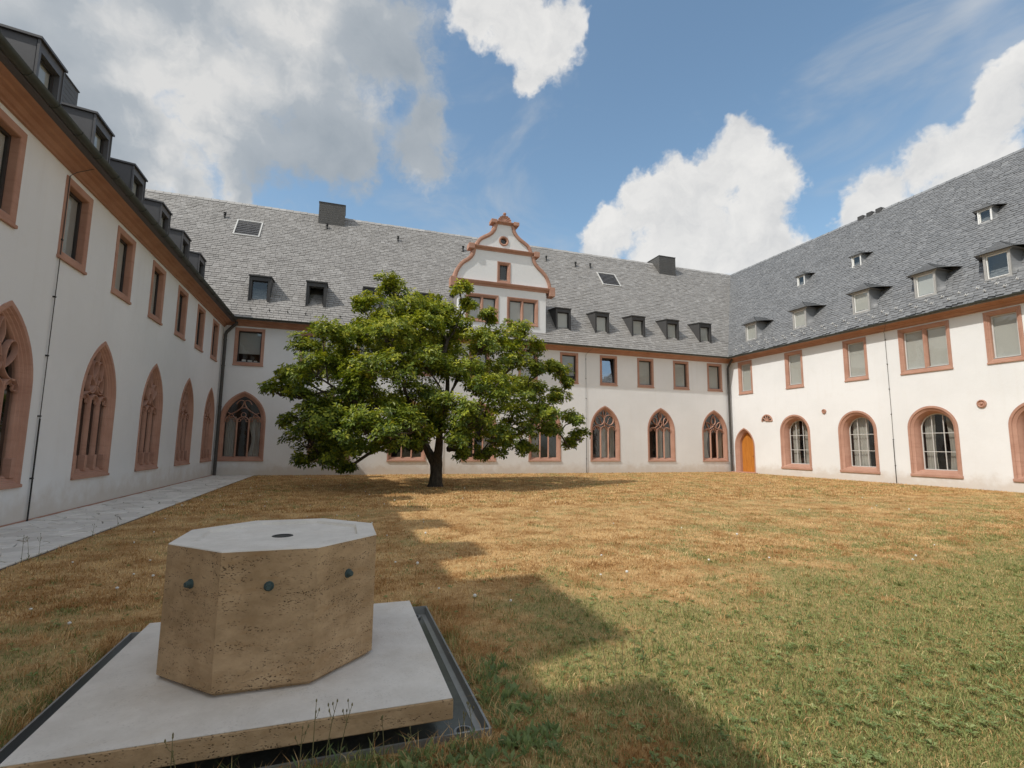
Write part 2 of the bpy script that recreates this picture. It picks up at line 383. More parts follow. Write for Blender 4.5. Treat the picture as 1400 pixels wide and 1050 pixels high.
def clip_half(poly, p, n):
    out = []
    for i in range(len(poly)):
        a, b = poly[i], poly[(i+1) % len(poly)]
        da = (a[0]-p[0])*n[0]+(a[1]-p[1])*n[1]; db = (b[0]-p[0])*n[0]+(b[1]-p[1])*n[1]
        if da <= 0: out.append(a)
        if da*db < 0:
            t = da/(da-db); out.append((a[0]+(b[0]-a[0])*t, a[1]+(b[1]-a[1])*t))
    return out
def make_path():
    x0, x1, y0, y1 = -5.37, -3.66, 3.2, 25.92
    mb = MB(); mb.box(x0, x1+.01, y0, y1, -.055, .012)
    base = tag(mb.build('path', MORTAR), kind='structure')
    pts = []
    tries = 0
    while len(pts) < 290 and tries < 20000:
        tries += 1; y = y0+(y1-y0)*random.random(); x = x0+(x1-x0)*random.random(); dm = .27+.10*random.random()
        if all((x-a)**2+(y-b)**2 > dm*dm for a, b in pts): pts.append((x, y))
    for (x, y) in pts:
        poly = [(x0+.012, y0), (x1-.004, y0), (x1-.004, y1-.01), (x0+.012, y1-.01)]
        for (a, b) in pts:
            if (a, b) != (x, y) and abs(a-x) < 1.6 and abs(b-y) < 1.6:
                d = math.hypot(a-x, b-y); n = ((a-x)/d, (b-y)/d); gap = random.uniform(.006, .016)
                poly = clip_half(poly, ((a+x)/2-n[0]*gap, (b+y)/2-n[1]*gap), n)
                if len(poly) < 3: break
        if len(poly) < 3: continue
        cx = sum(q[0] for q in poly)/len(poly); cy = sum(q[1] for q in poly)/len(poly); h = .032+random.uniform(-.005, .006)
        tx, ty = random.uniform(-.012, .012), random.uniform(-.012, .012)
        def top(q, e, hh):
            dx, dy = q[0]-cx, q[1]-cy; L = math.hypot(dx, dy) or 1
            return (dx*(1-e/L), dy*(1-e/L), hh+dx*tx+dy*ty)
        s = MB(); s.grid([[top(q, 0, .0) for q in poly], [top(q, 0, h-.008) for q in poly], [top(q, .012, h) for q in poly]], True, False)
        s.face([top(q, .012, h) for q in poly])
        s.build('flagstone', FLAG, base, loc=(cx, cy, 0))
    return base
make_path()

# ------------------------------------------------------------------ facade pieces (local: x along wall, y into wall, z up)
def arch(a, c, z0, zs, off=0, boff=None, n=9):
    """closed outline, clockwise seen from outside: bottom-left, up, over, down. c = centre offset (0 = round)"""
    boff = off if boff is None else boff; Rr = a+c-off; pts = [(-(a-off), z0+boff), (-(a-off), (z0+boff)*.5+zs*.5)]
    th1 = math.acos(max(-1, min(1, -c/Rr)))
    for k in range(n+1):
        th = math.pi+(th1-math.pi)*k/n; pts.append((c+Rr*math.cos(th), zs+Rr*math.sin(th)))
    rt = [(-x, z) for x, z in pts[:-1]]; pts += rt[::-1]; return pts
def rect(a, z0, z1, off=0, boff=None):
    boff = off if boff is None else boff
    return [(-(a-off), z0+boff), (-(a-off), z1-off), (a-off, z1-off), (a-off, z0+boff)]
def loft(mb, prof, fn):
    mb.grid([[(x, d, z) for x, z in fn(off)] for off, d in prof], True, False)
def bar(mb, pts, w, d0, d1, closed=False):
    """moulded bar along a 2-D line (x,z)"""
    n = len(pts); loops = []
    for i in range(n):
        if closed: a, b = pts[i-1], pts[(i+1) % n]
        else: a, b = pts[max(i-1, 0)], pts[min(i+1, n-1)]
        tx, tz = b[0]-a[0], b[1]-a[1]; L = math.hypot(tx, tz) or 1; nx, nz = -tz/L, tx/L; x, z = pts[i]; dm = d0+(d1-d0)*.55
        loops.append([(x+nx*w*s, d, z+nz*w*s) for s, d in ((-.5, d1), (-.5, dm), (-.17, d0), (.17, d0), (.5, dm), (.5, d1))])
    if closed: loops.append(loops[0])
    mb.grid(loops, False, False)
    if not closed:
        mb.face(loops[0]); mb.face(loops[-1])
def circ(cx, cz, r, n=18, a0=0, a1=2*math.pi): return [(cx+r*math.cos(a0+(a1-a0)*k/n), cz+r*math.sin(a0+(a1-a0)*k/n)) for k in range(n+1 if a1-a0 < 6.28 else n)]
def tear(cx, cz, r, ln, ang, n=18):
    o = []
    for k in range(n):
        t = 2*math.pi*k/n; x = r*1.3*math.sin(t)*math.sin(t/2); z = -ln*.5*math.cos(t)
        o.append((cx+x*math.cos(ang)-z*math.sin(ang), cz+x*math.sin(ang)+z*math.cos(ang)))
    return o
def bez(p0, p1, p2, p3, n=10):
    o = []
    for k in range(n+1):
        t = k/n; s = 1-t; o.append(tuple(s**3*p0[i]+3*s*s*t*p1[i]+3*s*t*t*p2[i]+t**3*p3[i] for i in (0, 1)))
    return o
def sheet(outline, d): m = MB(); m.face([(x, d, z) for x, z in reversed(outline)]); return m
def curtain_mesh(x0, x1, z0, z1, d, pull):
    m = MB(); n = 22; loops = []
    for j in range(7):
        t = j/6; z = z0+(z1-z0)*t; sq = 1-pull*math.sin(math.pi*min(1, t*1.25))*.55
        loops.append([(x0+(x1-x0)*sq*k/n, d+.025*math.sin(k*1.7+.6*math.sin(t*3)), z) for k in range(n+1)])
    m.grid(loops, False); return m

def gothic_proto(a, c, z0, zs, variant, parent, curtains, pedestal=False, name='gothic_window'):
    """surround mesh is the part; sill, mullions, tracery, panes and curtains its sub-parts"""
    fn = lambda off: arch(a, c, z0, zs, off)
    m = MB(); loft(m, [(0, .012), (0, -.022), (.075, -.022), (.095, .012), (.115, .014), (.135, .05), (.155, .055), (.175, .085), (.195, .09), (.215, .12), (.215, .18)], fn)
    w = m.build(name, STONE, parent, True)
    ai = a-.215; Ri = a+c-.215; zi = z0+.215; ap = zs+math.sqrt(Ri*Ri-c*c); lt = zs-.06
    sl = MB(); sl.grid([[(-a-.02, .0, z0-.002), (a+.02, .0, z0-.002)], [(-a-.02, -.045, z0-.002), (a+.02, -.045, z0-.002)], [(-a-.02, -.045, z0+.045), (a+.02, -.045, z0+.045)], [(-a-.02, -.02, z0+.06), (a+.02, -.02, z0+.06)]], False); sl.build('sill', STONE, w)
    mx = ai/3
    for s in (-1, 1):
        q = MB(); bar(q, [(s*mx, zi-.02), (s*mx, lt+.16)], .07, .045, .15)
        if pedestal:
            q.box(s*mx-.065, s*mx+.065, .025, .16, zi-.05, zi+.30, .012)
        q.build('mullion', STONE, w)
    if pedestal:
        for s in (-1, 1):
            q = MB(); q.box(s*(ai+.03)-.06, s*(ai+.03)+.06, .025, .16, zi-.05, zi+.30, .012); q.build('jamb_base', STONE, w)
    t = MB(); d0, d1 = .055, .145
    for k in (-1, 0, 1):                                   # cusped heads of the three lights
        cx = k*2*mx; r = mx*.98
        bar(t, circ(cx, lt, r, 12, 0, math.pi), .05, d0, d1)
        for sg in (-1, 1):
            bar(t, bez((cx+sg*r*.98, lt+.05), (cx+sg*r*.35, lt-.03), (cx+sg*r*.30, lt+.10), (cx+sg*r*.62, lt+.13), 8), .03, d0+.03, d1-.02)
            bar(t, bez((cx+sg*r*.62, lt+.13), (cx+sg*r*.25, lt+.08), (cx+sg*r*.15, lt+.16), (cx, lt+r*.9), 6), .028, d0+.03, d1-.02)
    H = ap-lt
    def wid(z): return math.sqrt(max(0, Ri*Ri-max(0, z-zs)**2))-c
    if variant == 0:
        zc = lt+H*.50; r = min(.30, wid(zc)*.49)
        for s in (-1, 1):
            bar(t, circ(s*r*1.02, zc, r), .05, d0, d1, True)
            bar(t, bez((s*r*.2, zc-r*.9), (s*r*1.2, zc-r*.5), (s*r*.5, zc+r*.1), (s*r*1.4, zc+r*.7), 9), .03, d0+.03, d1-.02)
        bar(t, tear(0, lt+H*.80, .10, H*.30, 0), .04, d0, d1, True)
        bar(t, [(0, lt+mx), (0, zc-r*.4)], .05, d0, d1)
    elif variant == 1:
        for s in (-1, 1):
            bar(t, bez((s*mx*2.6, lt+.20), (s*mx*1.2, lt+.16), (s*.12, lt+H*.30), (0, lt+H*.62), 10), .05, d0, d1)
            bar(t, tear(s*wid(lt+H*.5)*.56, lt+H*.50, .13, H*.42, -s*.45), .042, d0, d1, True)
            bar(t, bez((s*.02, lt+H*.62), (s*.10, lt+H*.72), (s*.12, lt+H*.82), (0, lt+H*.97), 8), .04, d0, d1)
        bar(t, tear(0, lt+H*.34, .11, H*.26, 0), .035, d0, d1, True)
    elif variant == 2:
        bar(t, tear(0, lt+H*.66, .16, H*.48, math.pi), .05, d0, d1, True)
        for s in (-1, 1):
            bar(t, tear(s*wid(lt+H*.42)*.55, lt+H*.40, .13, H*.40, s*2.5), .042, d0, d1, True)
            bar(t, bez((s*mx*2.7, lt+.16), (s*mx*2, lt+H*.2), (s*mx*.7, lt+H*.15), (0, lt+H*.38), 9), .045, d0, d1)
    elif variant == 3:                                     # four upright ovals
        for s in (-1, 1):
            bar(t, tear(s*.155, lt+H*.62, .125, H*.36, s*.25), .04, d0, d1, True)
            bar(t, tear(s*.215, lt+H*.36, .145, H*.32, math.pi-s*.35), .04, d0, d1, True)
            bar(t, bez((s*mx*2.8, lt+.14), (s*mx*2, lt+H*.25), (s*.05, lt+H*.18), (0, lt+H*.48), 9), .035, d0, d1)
        bar(t, [(0, lt+H*.48), (0, ap-.01)], .045, d0, d1)
    else:                                                  # wide ogee with side curls
        for s in (-1, 1):
            bar(t, bez((s*mx*2.9, lt+.14), (s*mx*2.0, lt+H*.42), (s*.10, lt+H*.34), (0, lt+H*.80), 12), .055, d0, d1)
            bar(t, bez((s*mx*2.6, lt+H*.36), (s*mx*1.6, lt+H*.18), (s*.2, lt+H*.60), (0, lt+H*.55), 10), .045, d0, d1)
            bar(t, bez((0, lt+H*.80), (s*.1, lt+H*.85), (s*.2, lt+H*.9), (s*.32, lt+H*.68), 8), .04, d0, d1)
            bar(t, circ(s*mx*2, lt+H*.22, .085), .03, d0, d1, True)
        bar(t, circ(0, lt+H*.28, .10), .03, d0, d1, True)
    t.build('tracery', STONE, w, True)
    for k in (-1, 0, 1):
        q = sheet([(k*2*mx-mx, zi-.02), (k*2*mx-mx, lt), (k*2*mx+mx, lt), (k*2*mx+mx, zi-.02)], .14); q.build('pane', GLASS, w, fix=False)
    up = [p for p in arch(a, c, z0, zs, .215) if p[1] >= zs-1e-4]; up = [(-ai, lt)]+up+[(ai, lt)]
    sheet(up, .14).build('tracery_pane', GLASS, w, fix=False)
    for (x0, x1, pull) in curtains:
        curtain_mesh(x0*ai, x1*ai, zi, lt+.25, .24, pull).build('curtain', CURT, w, True)
    return w

def rect_window(parent, a, z0, z1, double=False, style='plain', blind=(1.0, 0), sash=None, tilt=0.0, name='rectangular_window'):
    fn = lambda off: rect(a, z0, z1, off)
    if style == 'moulded': prof = [(0, .012), (0, -.03), (.05, -.03), (.065, -.008), (.10, -.008), (.12, .02), (.155, .025), (.17, .06), (.17, .17)]
    else: prof = [(0, .012), (0, -.02), (.125, -.02), (.135, -.01), (.14, .0), (.14, .17)]
    m = MB(); loft(m, prof, fn); w = m.build(name, STONE, parent)
    fo = prof[-1][0]; ai = a-fo; zb, zt = z0+fo, z1-fo
    sm = sash or SASH_D
    s = MB(); s.grid([[(x*1.0, .135, z) for x, z in rect(ai, zb, zt)], [(x, .12, z) for x, z in rect(ai, zb, zt, .0)], [(x, .12, z) for x, z in rect(ai, zb, zt, .05)], [(x, .17, z) for x, z in rect(ai, zb, zt, .05)]])
    s.build('sash', sm, w)
    sl = MB(); sl.box(-a-.015, a+.015, -.05, .0, z0-.035, z0+.03, .008); sl.build('sill', STONE, w)
    fl = MB(); fl.box(-ai+.01, ai-.01, .015, .115, zb-.01, zb+.018, .004); fl.build('sill_flashing', SASH_L, w)
    halves = [(-ai+.04, ai-.04)]
    if double:
        q = MB(); bar(q, [(0, zb-.02), (0, zt+.02)], .17, .01, .165); q.build('mullion', STONE, w)
        halves = [(-ai+.04, -.09), (.09, ai-.04)]
    for (x0, x1) in halves:
        p = sheet([(x0, zb+.03), (x0, zt-.03), (x1, zt-.03), (x1, zb+.03)], .145)
        if tilt:
            p = MB(); p.face([(x1, .145, zb+.03), (x1, .145+tilt, zt-.03), (x0, .145+tilt, zt-.03), (x0, .145, zb+.03)])
        p.build('pane', GLASS_MIRROR if tilt else GLASS, w, fix=False)
        if blind[0] > 0:
            b = MB(); zz = zt-(zt-zb-.03)*blind[0]; b.face([(x1, .175, zz), (x1, .175, zt), (x0, .175, zt), (x0, .175, zz)]); b.box(x0, x1, .169, .181, zz-.015, zz+.012)
            b.build('blind', BLIND_D if blind[1] else BLIND, w)
    return w

def round_window(parent, a, z0, zs, curtains):
    fn = lambda off: arch(a, 0, z0, zs, off, off*.82, 12)
    m = MB(); loft(m, [(0, .012), (0, -.025), (.09, -.025), (.105, .01), (.13, .015), (.16, .05), (.20, .06), (.235, .14), (.27, .17), (.305, .34), (.305, .42)], fn)
    w = m.build('round_arched_window', STONE, parent, True)
    sl = MB(); sl.box(-a-.02, a+.02, -.055, .0, z0-.04, z0+.07, .01); sl.build('sill', STONE, w)
    ai = a-.305; zb = z0+.25
    s = MB(); loft(s, [(.305, .395), (.305, .36), (.345, .36), (.345, .40)], fn); s.build('sash', SASH_W, w)
    at_ = zs+ai; hh = (at_-zb)
    zl = [zb, zb+hh*.32, zb+hh*.65]
    xs = [-ai, -ai/3, ai/3, ai]
    for x in (-ai/3, ai/3):
        q = MB(); q.box(x-.014, x+.014, .355, .39, zb, zs+math.sqrt(ai*ai-x*x), .003); q.build('glazing_bar', SASH_W, w)
    for z in zl[1:]:
        hw = ai if z <= zs else math.sqrt(max(0, ai*ai-(z-zs)**2))
        q = MB(); q.box(-hw, hw, .358, .387, z-.014, z+.014, .003); q.build('glazing_bar', SASH_W, w)
    for i in range(3):
        for j in range(3):
            x0, x1 = xs[i], xs[i+1]; lo = zl[j]
            if j < 2: pl = [(x0, lo), (x0, zl[j+1]), (x1, zl[j+1]), (x1, lo)]
            else:
                pl = [(x0, lo)]
                for k in range(7):
                    x = x0+(x1-x0)*k/6; zz = zs+math.sqrt(max(0, ai*ai-x*x)); pl.append((x, max(zz, lo)))
                pl.append((x1, lo))
            sheet(pl, .385).build('pane', GLASS, w, fix=False)
    for (x0, x1, pull) in curtains: curtain_mesh(x0*ai, x1*ai, zb, at_, .55, pull).build('curtain', CURT, w, True)
    return w

# ------------------------------------------------------------------ wings
def wall_mesh(parent, u0, u1, z1, holes, mat_=None):
    outer = [Vector((u0, 0, 0)), Vector((u1, 0, 0)), Vector((u1, 0, z1)), Vector((u0, 0, z1))]
    loops = [outer]+[[Vector((x, 0, z)) for x, z in h] for h in holes]
    # tessellate in the XY plane
    flat = [[Vector((v.x, v.z, 0)) for v in L] for L in loops]
    tris = tessellate_polygon(flat); vs = [v for L in loops for v in L]
    m = MB(); m.v = [tuple(v) for v in vs]; m.f = [tuple(t) for t in tris]; m.m = [0]*len(tris)
    me = m.build('wall', mat_ or PLASTER, parent, fix=False)
    bm = bmesh.new(); bm.from_mesh(me.data)
    for f in bm.faces:
        f.normal_update()
        if f.normal.y > 0: f.normal_flip()
    bm.to_mesh(me.data); bm.free()
    return me
def slates(parent, u0, u1, de, ze, slope, dr, mat_, name, cw, ch, tilt=0.0, skip=None, jit=.12, thick=.021):
    """overlapping slates on a plane rising from (de, ze) to depth dr; one joined part"""
    cs, sn = math.cos(slope), math.sin(slope); S = (dr-de)/cs; V = []; F = []; rn = []
    rows = int(S/ch)+2; ct, st = math.cos(tilt), math.sin(tilt); W = u1-u0
    extra = int(abs(W*math.tan(tilt))/ch)+2 if tilt else 0
    for r in range(-extra if tilt > 0 else 0, rows+(extra if tilt < 0 else 0)):
        u = u0-random.random()*cw
        while u < u1:
            w = cw*(1+random.uniform(-jit, jit)*1.6); uc = u+w/2; s0 = r*ch + (uc-u0)*math.tan(tilt) + random.uniform(-.006, .006); u += w
            if s0 < -.02 or s0 > S-.02: continue
            s1 = min(s0+ch*1.25, S); sk = random.uniform(-.008, .008); lift = thick*random.uniform(.8, 1.7)
            d = de+s0*cs; z = ze+s0*sn
            if skip and skip(uc, d, z): continue
            i = len(V); g_ = .006
            def P(uu, ss, h): return (uu, de+ss*cs-h*sn, ze+ss*sn+h*cs)
            cut = cw*.22*random.random() if tilt else 0
            V += [P(u-w+g_, s0+sk+cut, lift), P(u-g_, s0-sk, lift*random.uniform(.8, 1.2)), P(u-g_, s1, .004), P(u-w+g_, s1, .004), P(u-w+g_, s0+sk+cut, -.004), P(u-g_, s0-sk, -.004)]
            F += [(i, i+1, i+2, i+3), (i+4, i+5, i+1, i), (i+4, i, i+3), (i+1, i+5, i+2)]
            rv = min(1, max(0, random.gauss(.5, .13))); rn += [rv]*4
    me = bpy.data.meshes.new(name); me.from_pydata(V, [], F); me.materials.append(mat_)
    a = me.attributes.new('rnd', 'FLOAT', 'FACE'); a.data.foreach_set('value', rn); me.update()
    o = link(name, me, parent); o['kind'] = 'stuff'; return o
def roof_shell(parent, u0, u1, de, ze, dr, zr, mat_):
    m = MB(); db = 2*dr-de
    A = [(de, ze-.05), (de, ze-.0), (dr, zr), (db, ze), (db, ze-.05)]
    m.grid([[(u, d, z) for d, z in A] for u in (u0, u1)], True, True)
    o = m.build('roof', mat_, parent, fix=True); return o
def cornice(parent, u0, u1, ztop):
    prof = [(0.0, ztop-.30), (-.05, ztop-.30), (-.05, ztop-.255), (-.09, ztop-.235), (-.12, ztop-.19), (-.13, ztop-.155), (-.20, ztop-.135), (-.22, ztop-.10), (-.30, ztop-.085), (-.36, ztop-.04), (-.37, ztop), (0, ztop)]
    m = MB(); m.grid([[(u, d, z) for d, z in prof] for u in (u0, u1)], True, True); return m.build('cornice', CORN, parent)
def gutter(parent, u0, u1, d, z, r=.075):
    m = MB(); n = 8; loops = []
    for u in (u0, u1):
        o_ = [(u, d-r*math.cos(math.pi*k/n), z-r*math.sin(math.pi*k/n)) for k in range(n+1)]
        i_ = [(u, d-(r-.008)*math.cos(math.pi*k/n), z-(r-.008)*math.sin(math.pi*k/n)) for k in range(n, -1, -1)]
        loops.append(o_+i_)
    m.grid(loops, True, True); g_ = m.build('gutter', COPPER, parent, True)
    b = MB(); u = u0+.5
    while u < u1:
        b.tube([(u, d-(r+.006)*math.cos(math.pi*k/6), z-(r+.006)*math.sin(math.pi*k/6)) for k in range(7)], .009, 5); u += .8
    br = b.build('gutter_bracket', COPPER, g_); br['kind'] = 'stuff'; return g_
def downpipe(parent, u, d, z0, z1, gd):
    m = MB(); m.tube([(u, gd, z1), (u, gd, z1-.12), (u, gd+(d-gd)*.3, z1-.22), (u, d-(d-gd)*.1, z1-.52), (u, d, z1-.64), (u, d, z0+.25), (u, d, z0)], .07, 10)
    o = m.build('downpipe', PIPE, parent, True)
    for z in (1.2, 3.1, 5.0, 6.2):
        k = MB(); k.tube([(u, d, z-.02), (u, d, z+.02)], .083, 10); k.build('pipe_clamp', PIPE, o, True)
    return o
def conductor(parent, u, z1, dtop=-.035):
    m = MB(); m.tube([(u+.35, -.40, z1+.22), (u+.03, -.12, z1-.12), (u, dtop, z1-.22), (u+random.uniform(-.02, .02), dtop, z1*.5), (u, dtop, .02)], .008, 6)
    o = m.build('lightning_conductor', PIPE, parent, True)
    k = MB(); k.tube([(u, dtop-.001, .02), (u, dtop-.001, 1.9)], .014, 7); k.build('conductor_sleeve', IRON, o, True)
    z = .8
    while z < z1-.4:
        c = MB(); c.box(u-.02, u+.02, dtop-.012, 0, z-.014, z+.014, .003); c.build('clip', IRON, o); z += 1.15
    return o

def flat_dormer(parent, w, H, slope, metal, open_=False, blind=True, name='dormer'):
    a = w/2; m = MB(); ts = math.tan(slope); D = H/(ts-math.tan(R(7))); ov = .05
    # front frame ring
    fn = lambda off: rect(a, -.06, H, off)
    top_h = .20
    def ring(off, t): return [(-(a-off), -.06+off*.9), (-(a-off), H-t), (a-off, H-t), (a-off, -.06+off*.9)]
    m.grid([[(x, .04, z) for x, z in ring(0, 0)], [(x, 0, z) for x, z in ring(0, 0)], [(x, 0, z) for x, z in ring(.105, top_h)], [(x, .14, z) for x, z in ring(.105, top_h)]])
    for s in (-1, 1):     # cheeks
        m.grid([[(s*a, .03, -.06), (s*a, .03, H), (s*a, D, D*ts)], [(s*(a-.03), .03, -.06), (s*(a-.03), .03, H), (s*(a-.03), D, D*ts)]], True, True)
    o = m.build(name, metal, parent)
    r = MB(); r.grid([[(-a-ov, -.06, H), (a+ov, -.06, H), (a+ov, D+.05, H+(D+.05)*math.tan(R(7))), (-a-ov, D+.05, H+(D+.05)*math.tan(R(7)))], [(-a-ov, -.06, H+.05), (a+ov, -.06, H+.05), (a+ov, D+.05, H+.05+(D+.05)*math.tan(R(7))), (-a-ov, D+.05, H+.05+(D+.05)*math.tan(R(7)))]], True, True)
    r.build('dormer_roof', metal, o)
    for s in (-1, 1):     # raised corner trims
        t = MB(); t.box(s*(a+.003)-.016, s*(a+.003)+.016, -.022, .02, -.06, H, .004); t.build('corner_trim', metal, o)
    zb, zt, xi = -.06+.095, H-top_h, a-.105
    s = MB(); s.grid([[(x, .13, z) for x, z in rect(xi, zb, zt)], [(x, .10, z) for x, z in rect(xi, zb, zt)], [(x, .10, z) for x, z in rect(xi, zb, zt, .045)], [(x, .14, z) for x, z in rect(xi, zb, zt, .045)]]); s.build('sash', SASH_D, o)
    sl = MB(); sl.box(-a, a, -.05, .02, -.10, -.055, .005); sl.build('sill', WHITE if not open_ else SASH_L, o)
    if open_:
        p = MB(); x0 = -xi+.05; p.face([(x0+.16, .55, zb+.04), (x0+.16, .55, zt-.04), (x0, .13, zt-.04), (x0, .13, zb+.04)]); p.build('pane', GLASS, o, fix=False)
    else:
        sheet(rect(xi, zb, zt, .04), .125).build('pane', GLASS, o, fix=False)
        if blind:
            b = MB(); b.face([(xi-.04, .16, zb), (xi-.04, .16, zt), (-xi+.04, .16, zt), (-xi+.04, .16, zb)]); b.build('blind', BLIND, o)
    bk = MB(); bk.face([(xi, .62, zb-.05), (xi, .62, zt), (-xi, .62, zt), (-xi, .62, zb-.05)]); bk.build('room_dark_back', UNLIT, o)  # dark sheet standing for the unlit room behind the dormer
    return o

def hip_dormer(parent, w, H, slope, blind, name='slate_dormer'):
    """vertical timber front, hipped slate cap with flared eaves"""
    a = w/2; ts = math.tan(slope)
    f = MB(); e = .085 if w > .7 else .05
    f.grid([[(x, .05, z) for x, z in rect(a, -.05, H)], [(x, -.02, z) for x, z in rect(a, -.05, H)], [(x, -.02, z) for x, z in rect(a, -.05, H, e)], [(x, .08, z) for x, z in rect(a, -.05, H, e)]])
    o = f.build(name, SASH_L if w > .7 else WHITE, parent)
    for s in (-1, 1):      # swept slate cheeks, flaring out where they meet the roof
        L = []; m = MB()
        for k in range(9):
            t = k/8; zz = H*(1-t); fl = a+.05+.42*w*(t**2.6)
            L.append([(s*a, .02, zz), (s*(a*.5+fl*.5-.02), .02+.10*t, zz), (s*fl, max(.04, zz/ts)+.10*(1-t), zz+.02)])
        m.grid(L, False); ck = m.build('cheek', SLATE_R, o, True); at_rnd(ck, .4)
    lb = MB(); lb.box(-a-.06, a+.06, -.06, .02, H-.05, H+.02, .008); lb.build('lintel', SASH_L, o)
    sl = MB(); sl.box(-a-.03, a+.03, -.05, .02, -.09, -.045, .006); sl.build('sill', SASH_L, o)
    xi = a-e; s = MB(); zb, zt = -.05+e, H-e
    s.grid([[(x, .07, z) for x, z in rect(xi, zb, zt)], [(x, .03, z) for x, z in rect(xi, zb, zt)], [(x, .03, z) for x, z in rect(xi, zb, zt, .035)], [(x, .08, z) for x, z in rect(xi, zb, zt, .035)]]); s.build('sash', WHITE, o)
    sheet(rect(xi, zb, zt, .03), .06).build('pane', GLASS, o, fix=False)
    if blind: b = MB(); b.face([(xi, .085, zb), (xi, .085, zt), (-xi, .085, zt), (-xi, .085, zb)]); b.build('blind', BLIND, o)
    bk = MB(); bk.face([(xi, .35, zb), (xi, .35, zt), (-xi, .35, zt), (-xi, .35, zb)]); bk.build('room_dark_back', UNLIT, o)  # dark sheet close behind the pane, in place of unlit depth
    # cap: front hip triangle, two flared slopes running back into the main roof
    c = MB(); ex = a+.20*w/.9; ey = -.17*w/.9; rise = .56*w; rd = .30*w
    apx = (0, rd, H+rise); back = (0, (H+rise)/ts+.05, H+rise-.0)
    n = 8
    def lerp(p, q, t): return tuple(p[i]+(q[i]-p[i])*t for i in range(3))
    def sag(p, t, amt): return (p[0], p[1], p[2]-amt*math.sin(math.pi*t))
    lo_, hi_ = .018, .0
    for k in range(n):
        t0, t1 = k/n, (k+1)/n
        L0 = [sag(lerp((sx*ex, ey, H), apx, t0), t0, .05*w) for sx in (-1, 1)]; L1 = [sag(lerp((sx*ex, ey, H), apx, t1), t1, .05*w) for sx in (-1, 1)]
        c.grid([[(p[0], p[1]-lo_, p[2]-.004) for p in L0], [(p[0], p[1]-lo_, p[2]+lo_) for p in L0], L1], False)
    for s in (-1, 1):
        lowf = (s*ex, ey, H); lowb = (s*(ex+.46*w), (H+.02)/ts+.12, H+.05)
        def row(t, dz, dx):
            pts = []
            for j in range(7):
                v = j/6; lo = lerp(lowf, lowb, v); lo = (lo[0], lo[1], lo[2]+.03*w*math.sin(math.pi*v)); q = sag(lerp(lo, lerp(apx, back, v), t), t, .05*w); pts.append((q[0]+s*dx, q[1], q[2]+dz))
            return pts
        for k in range(n): c.grid([row(k/n, -.004, lo_), row(k/n, lo_, lo_), row((k+1)/n, 0, 0)], False)
    c.face([(-ex, ey, H-.01), (ex, ey, H-.01), (ex, (H)/ts, H-.01), (-ex, (H)/ts, H-.01)])
    cc = c.build('dormer_cap', SLATE_R, o, fix=False); at_rnd(cc, .25)
    return o
def at_rnd(o, mean):
    a = o.data.attributes.new('rnd', 'FLOAT', 'FACE'); a.data.foreach_set('value', [min(1, max(0, random.gauss(mean, .12))) for _ in o.data.polygons])

def vent_pipe(parent, u, d, z):
    m = MB(); m.tube([(0, 0, -.1), (0, 0, .26)], .045, 8); m.lathe([(.075, .24), (.075, .27), (.05, .33), (.085, .34), (.085, .37), (.0, .39)], n=10)
    o = m.build('vent_pipe', IRON, parent, True, loc=(u, d, z))
    c = MB(); c.grid([[(-.16, -.12, -.12), (.16, -.12, -.12), (.20, .14, .19), (-.20, .14, .19)], [(-.06, -.05, -.02), (.06, -.05, -.02), (.06, .05, .08), (-.06, .05, .08)]], True, True); c.build('collar', IRON, o)
    return o
def louvre(parent, u0, u1, d0, z0, slope, ln):
    c, s = math.cos(slope), math.sin(slope)
    def P(u, v, h): return (u, v*c-h*s, v*s+h*c)
    w = u1-u0; fr = MB(); e = .07
    ring = lambda k, h: [P(k, k, h), P(w-k, k, h), P(w-k, ln-k, h), P(k, ln-k, h)]
    fr.grid([ring(0, .0), ring(0, .07), ring(e, .07), ring(e, .0)])
    o = fr.build('roof_louvre', SASH_W, parent, loc=(u0, d0, z0))
    n = 8
    for k in range(n):
        v = e+(ln-2*e)*(k+.15)/n; q = MB(); hh = (ln-2*e)/n*.95
        q.grid([[P(e, v, .065), P(w-e, v, .065), P(w-e, v+hh, .02), P(e, v+hh, .02)], [P(e, v, .05), P(w-e, v, .05), P(w-e, v+hh, .01), P(e, v+hh, .01)]], True, True); q.build('slat', ZINC, o)
    return o
def chimney(parent, u0, u1, d0, d1, z0, z1):
    m = MB(); m.box(u0, u1, d0, d1, z0, z1); o = m.build('chimney', ZINC_CLAD, parent)
    c = MB(); c.box(u0-.025, u1+.025, d0-.025, d1+.025, z1, z1+.05, .01); c.build('cap', ZINC_D, o); return o
def m_clad():
    m, t, b = mat('clad_zinc', .5); p = pos(t); sep = t.new('ShaderNodeSeparateXYZ'); t.put(sep.inputs[0], p)
    r = t.math('FRACT', t.math('MULTIPLY', sep.outputs[2], 7.0)); n = t.noise(p, 4, 4, .6)
    c = t.mix(n, (.070, .066, .062), (.12, .115, .11)); t.l.new(c, b.inputs['Base Color'])
    bump(t, b, t.maprange(r, .0, .18), .6, .02); return m
ZINC_CLAD = m_clad()
def snow_guards(parent, u0, u1, de, ze, slope, rows, step, mat_):
    m = MB(); c, s = math.cos(slope), math.sin(slope)
    for r, v in enumerate(rows):
        u = u0+r*step*.5
        while u < u1:
            P = lambda uu, vv, h: (uu, de+vv*c-h*s, ze+vv*s+h*c)
            m.tube([P(u, v+.16, .02), P(u, v, .025), P(u, v-.01, .11), P(u, v+.05, .13)], .013, 5); m.tube([P(u-.05, v, .09), P(u+.05, v, .09)], .016, 5); u += step
    o = m.build('snow_guard', mat_, parent); o['kind'] = 'stuff'; return o
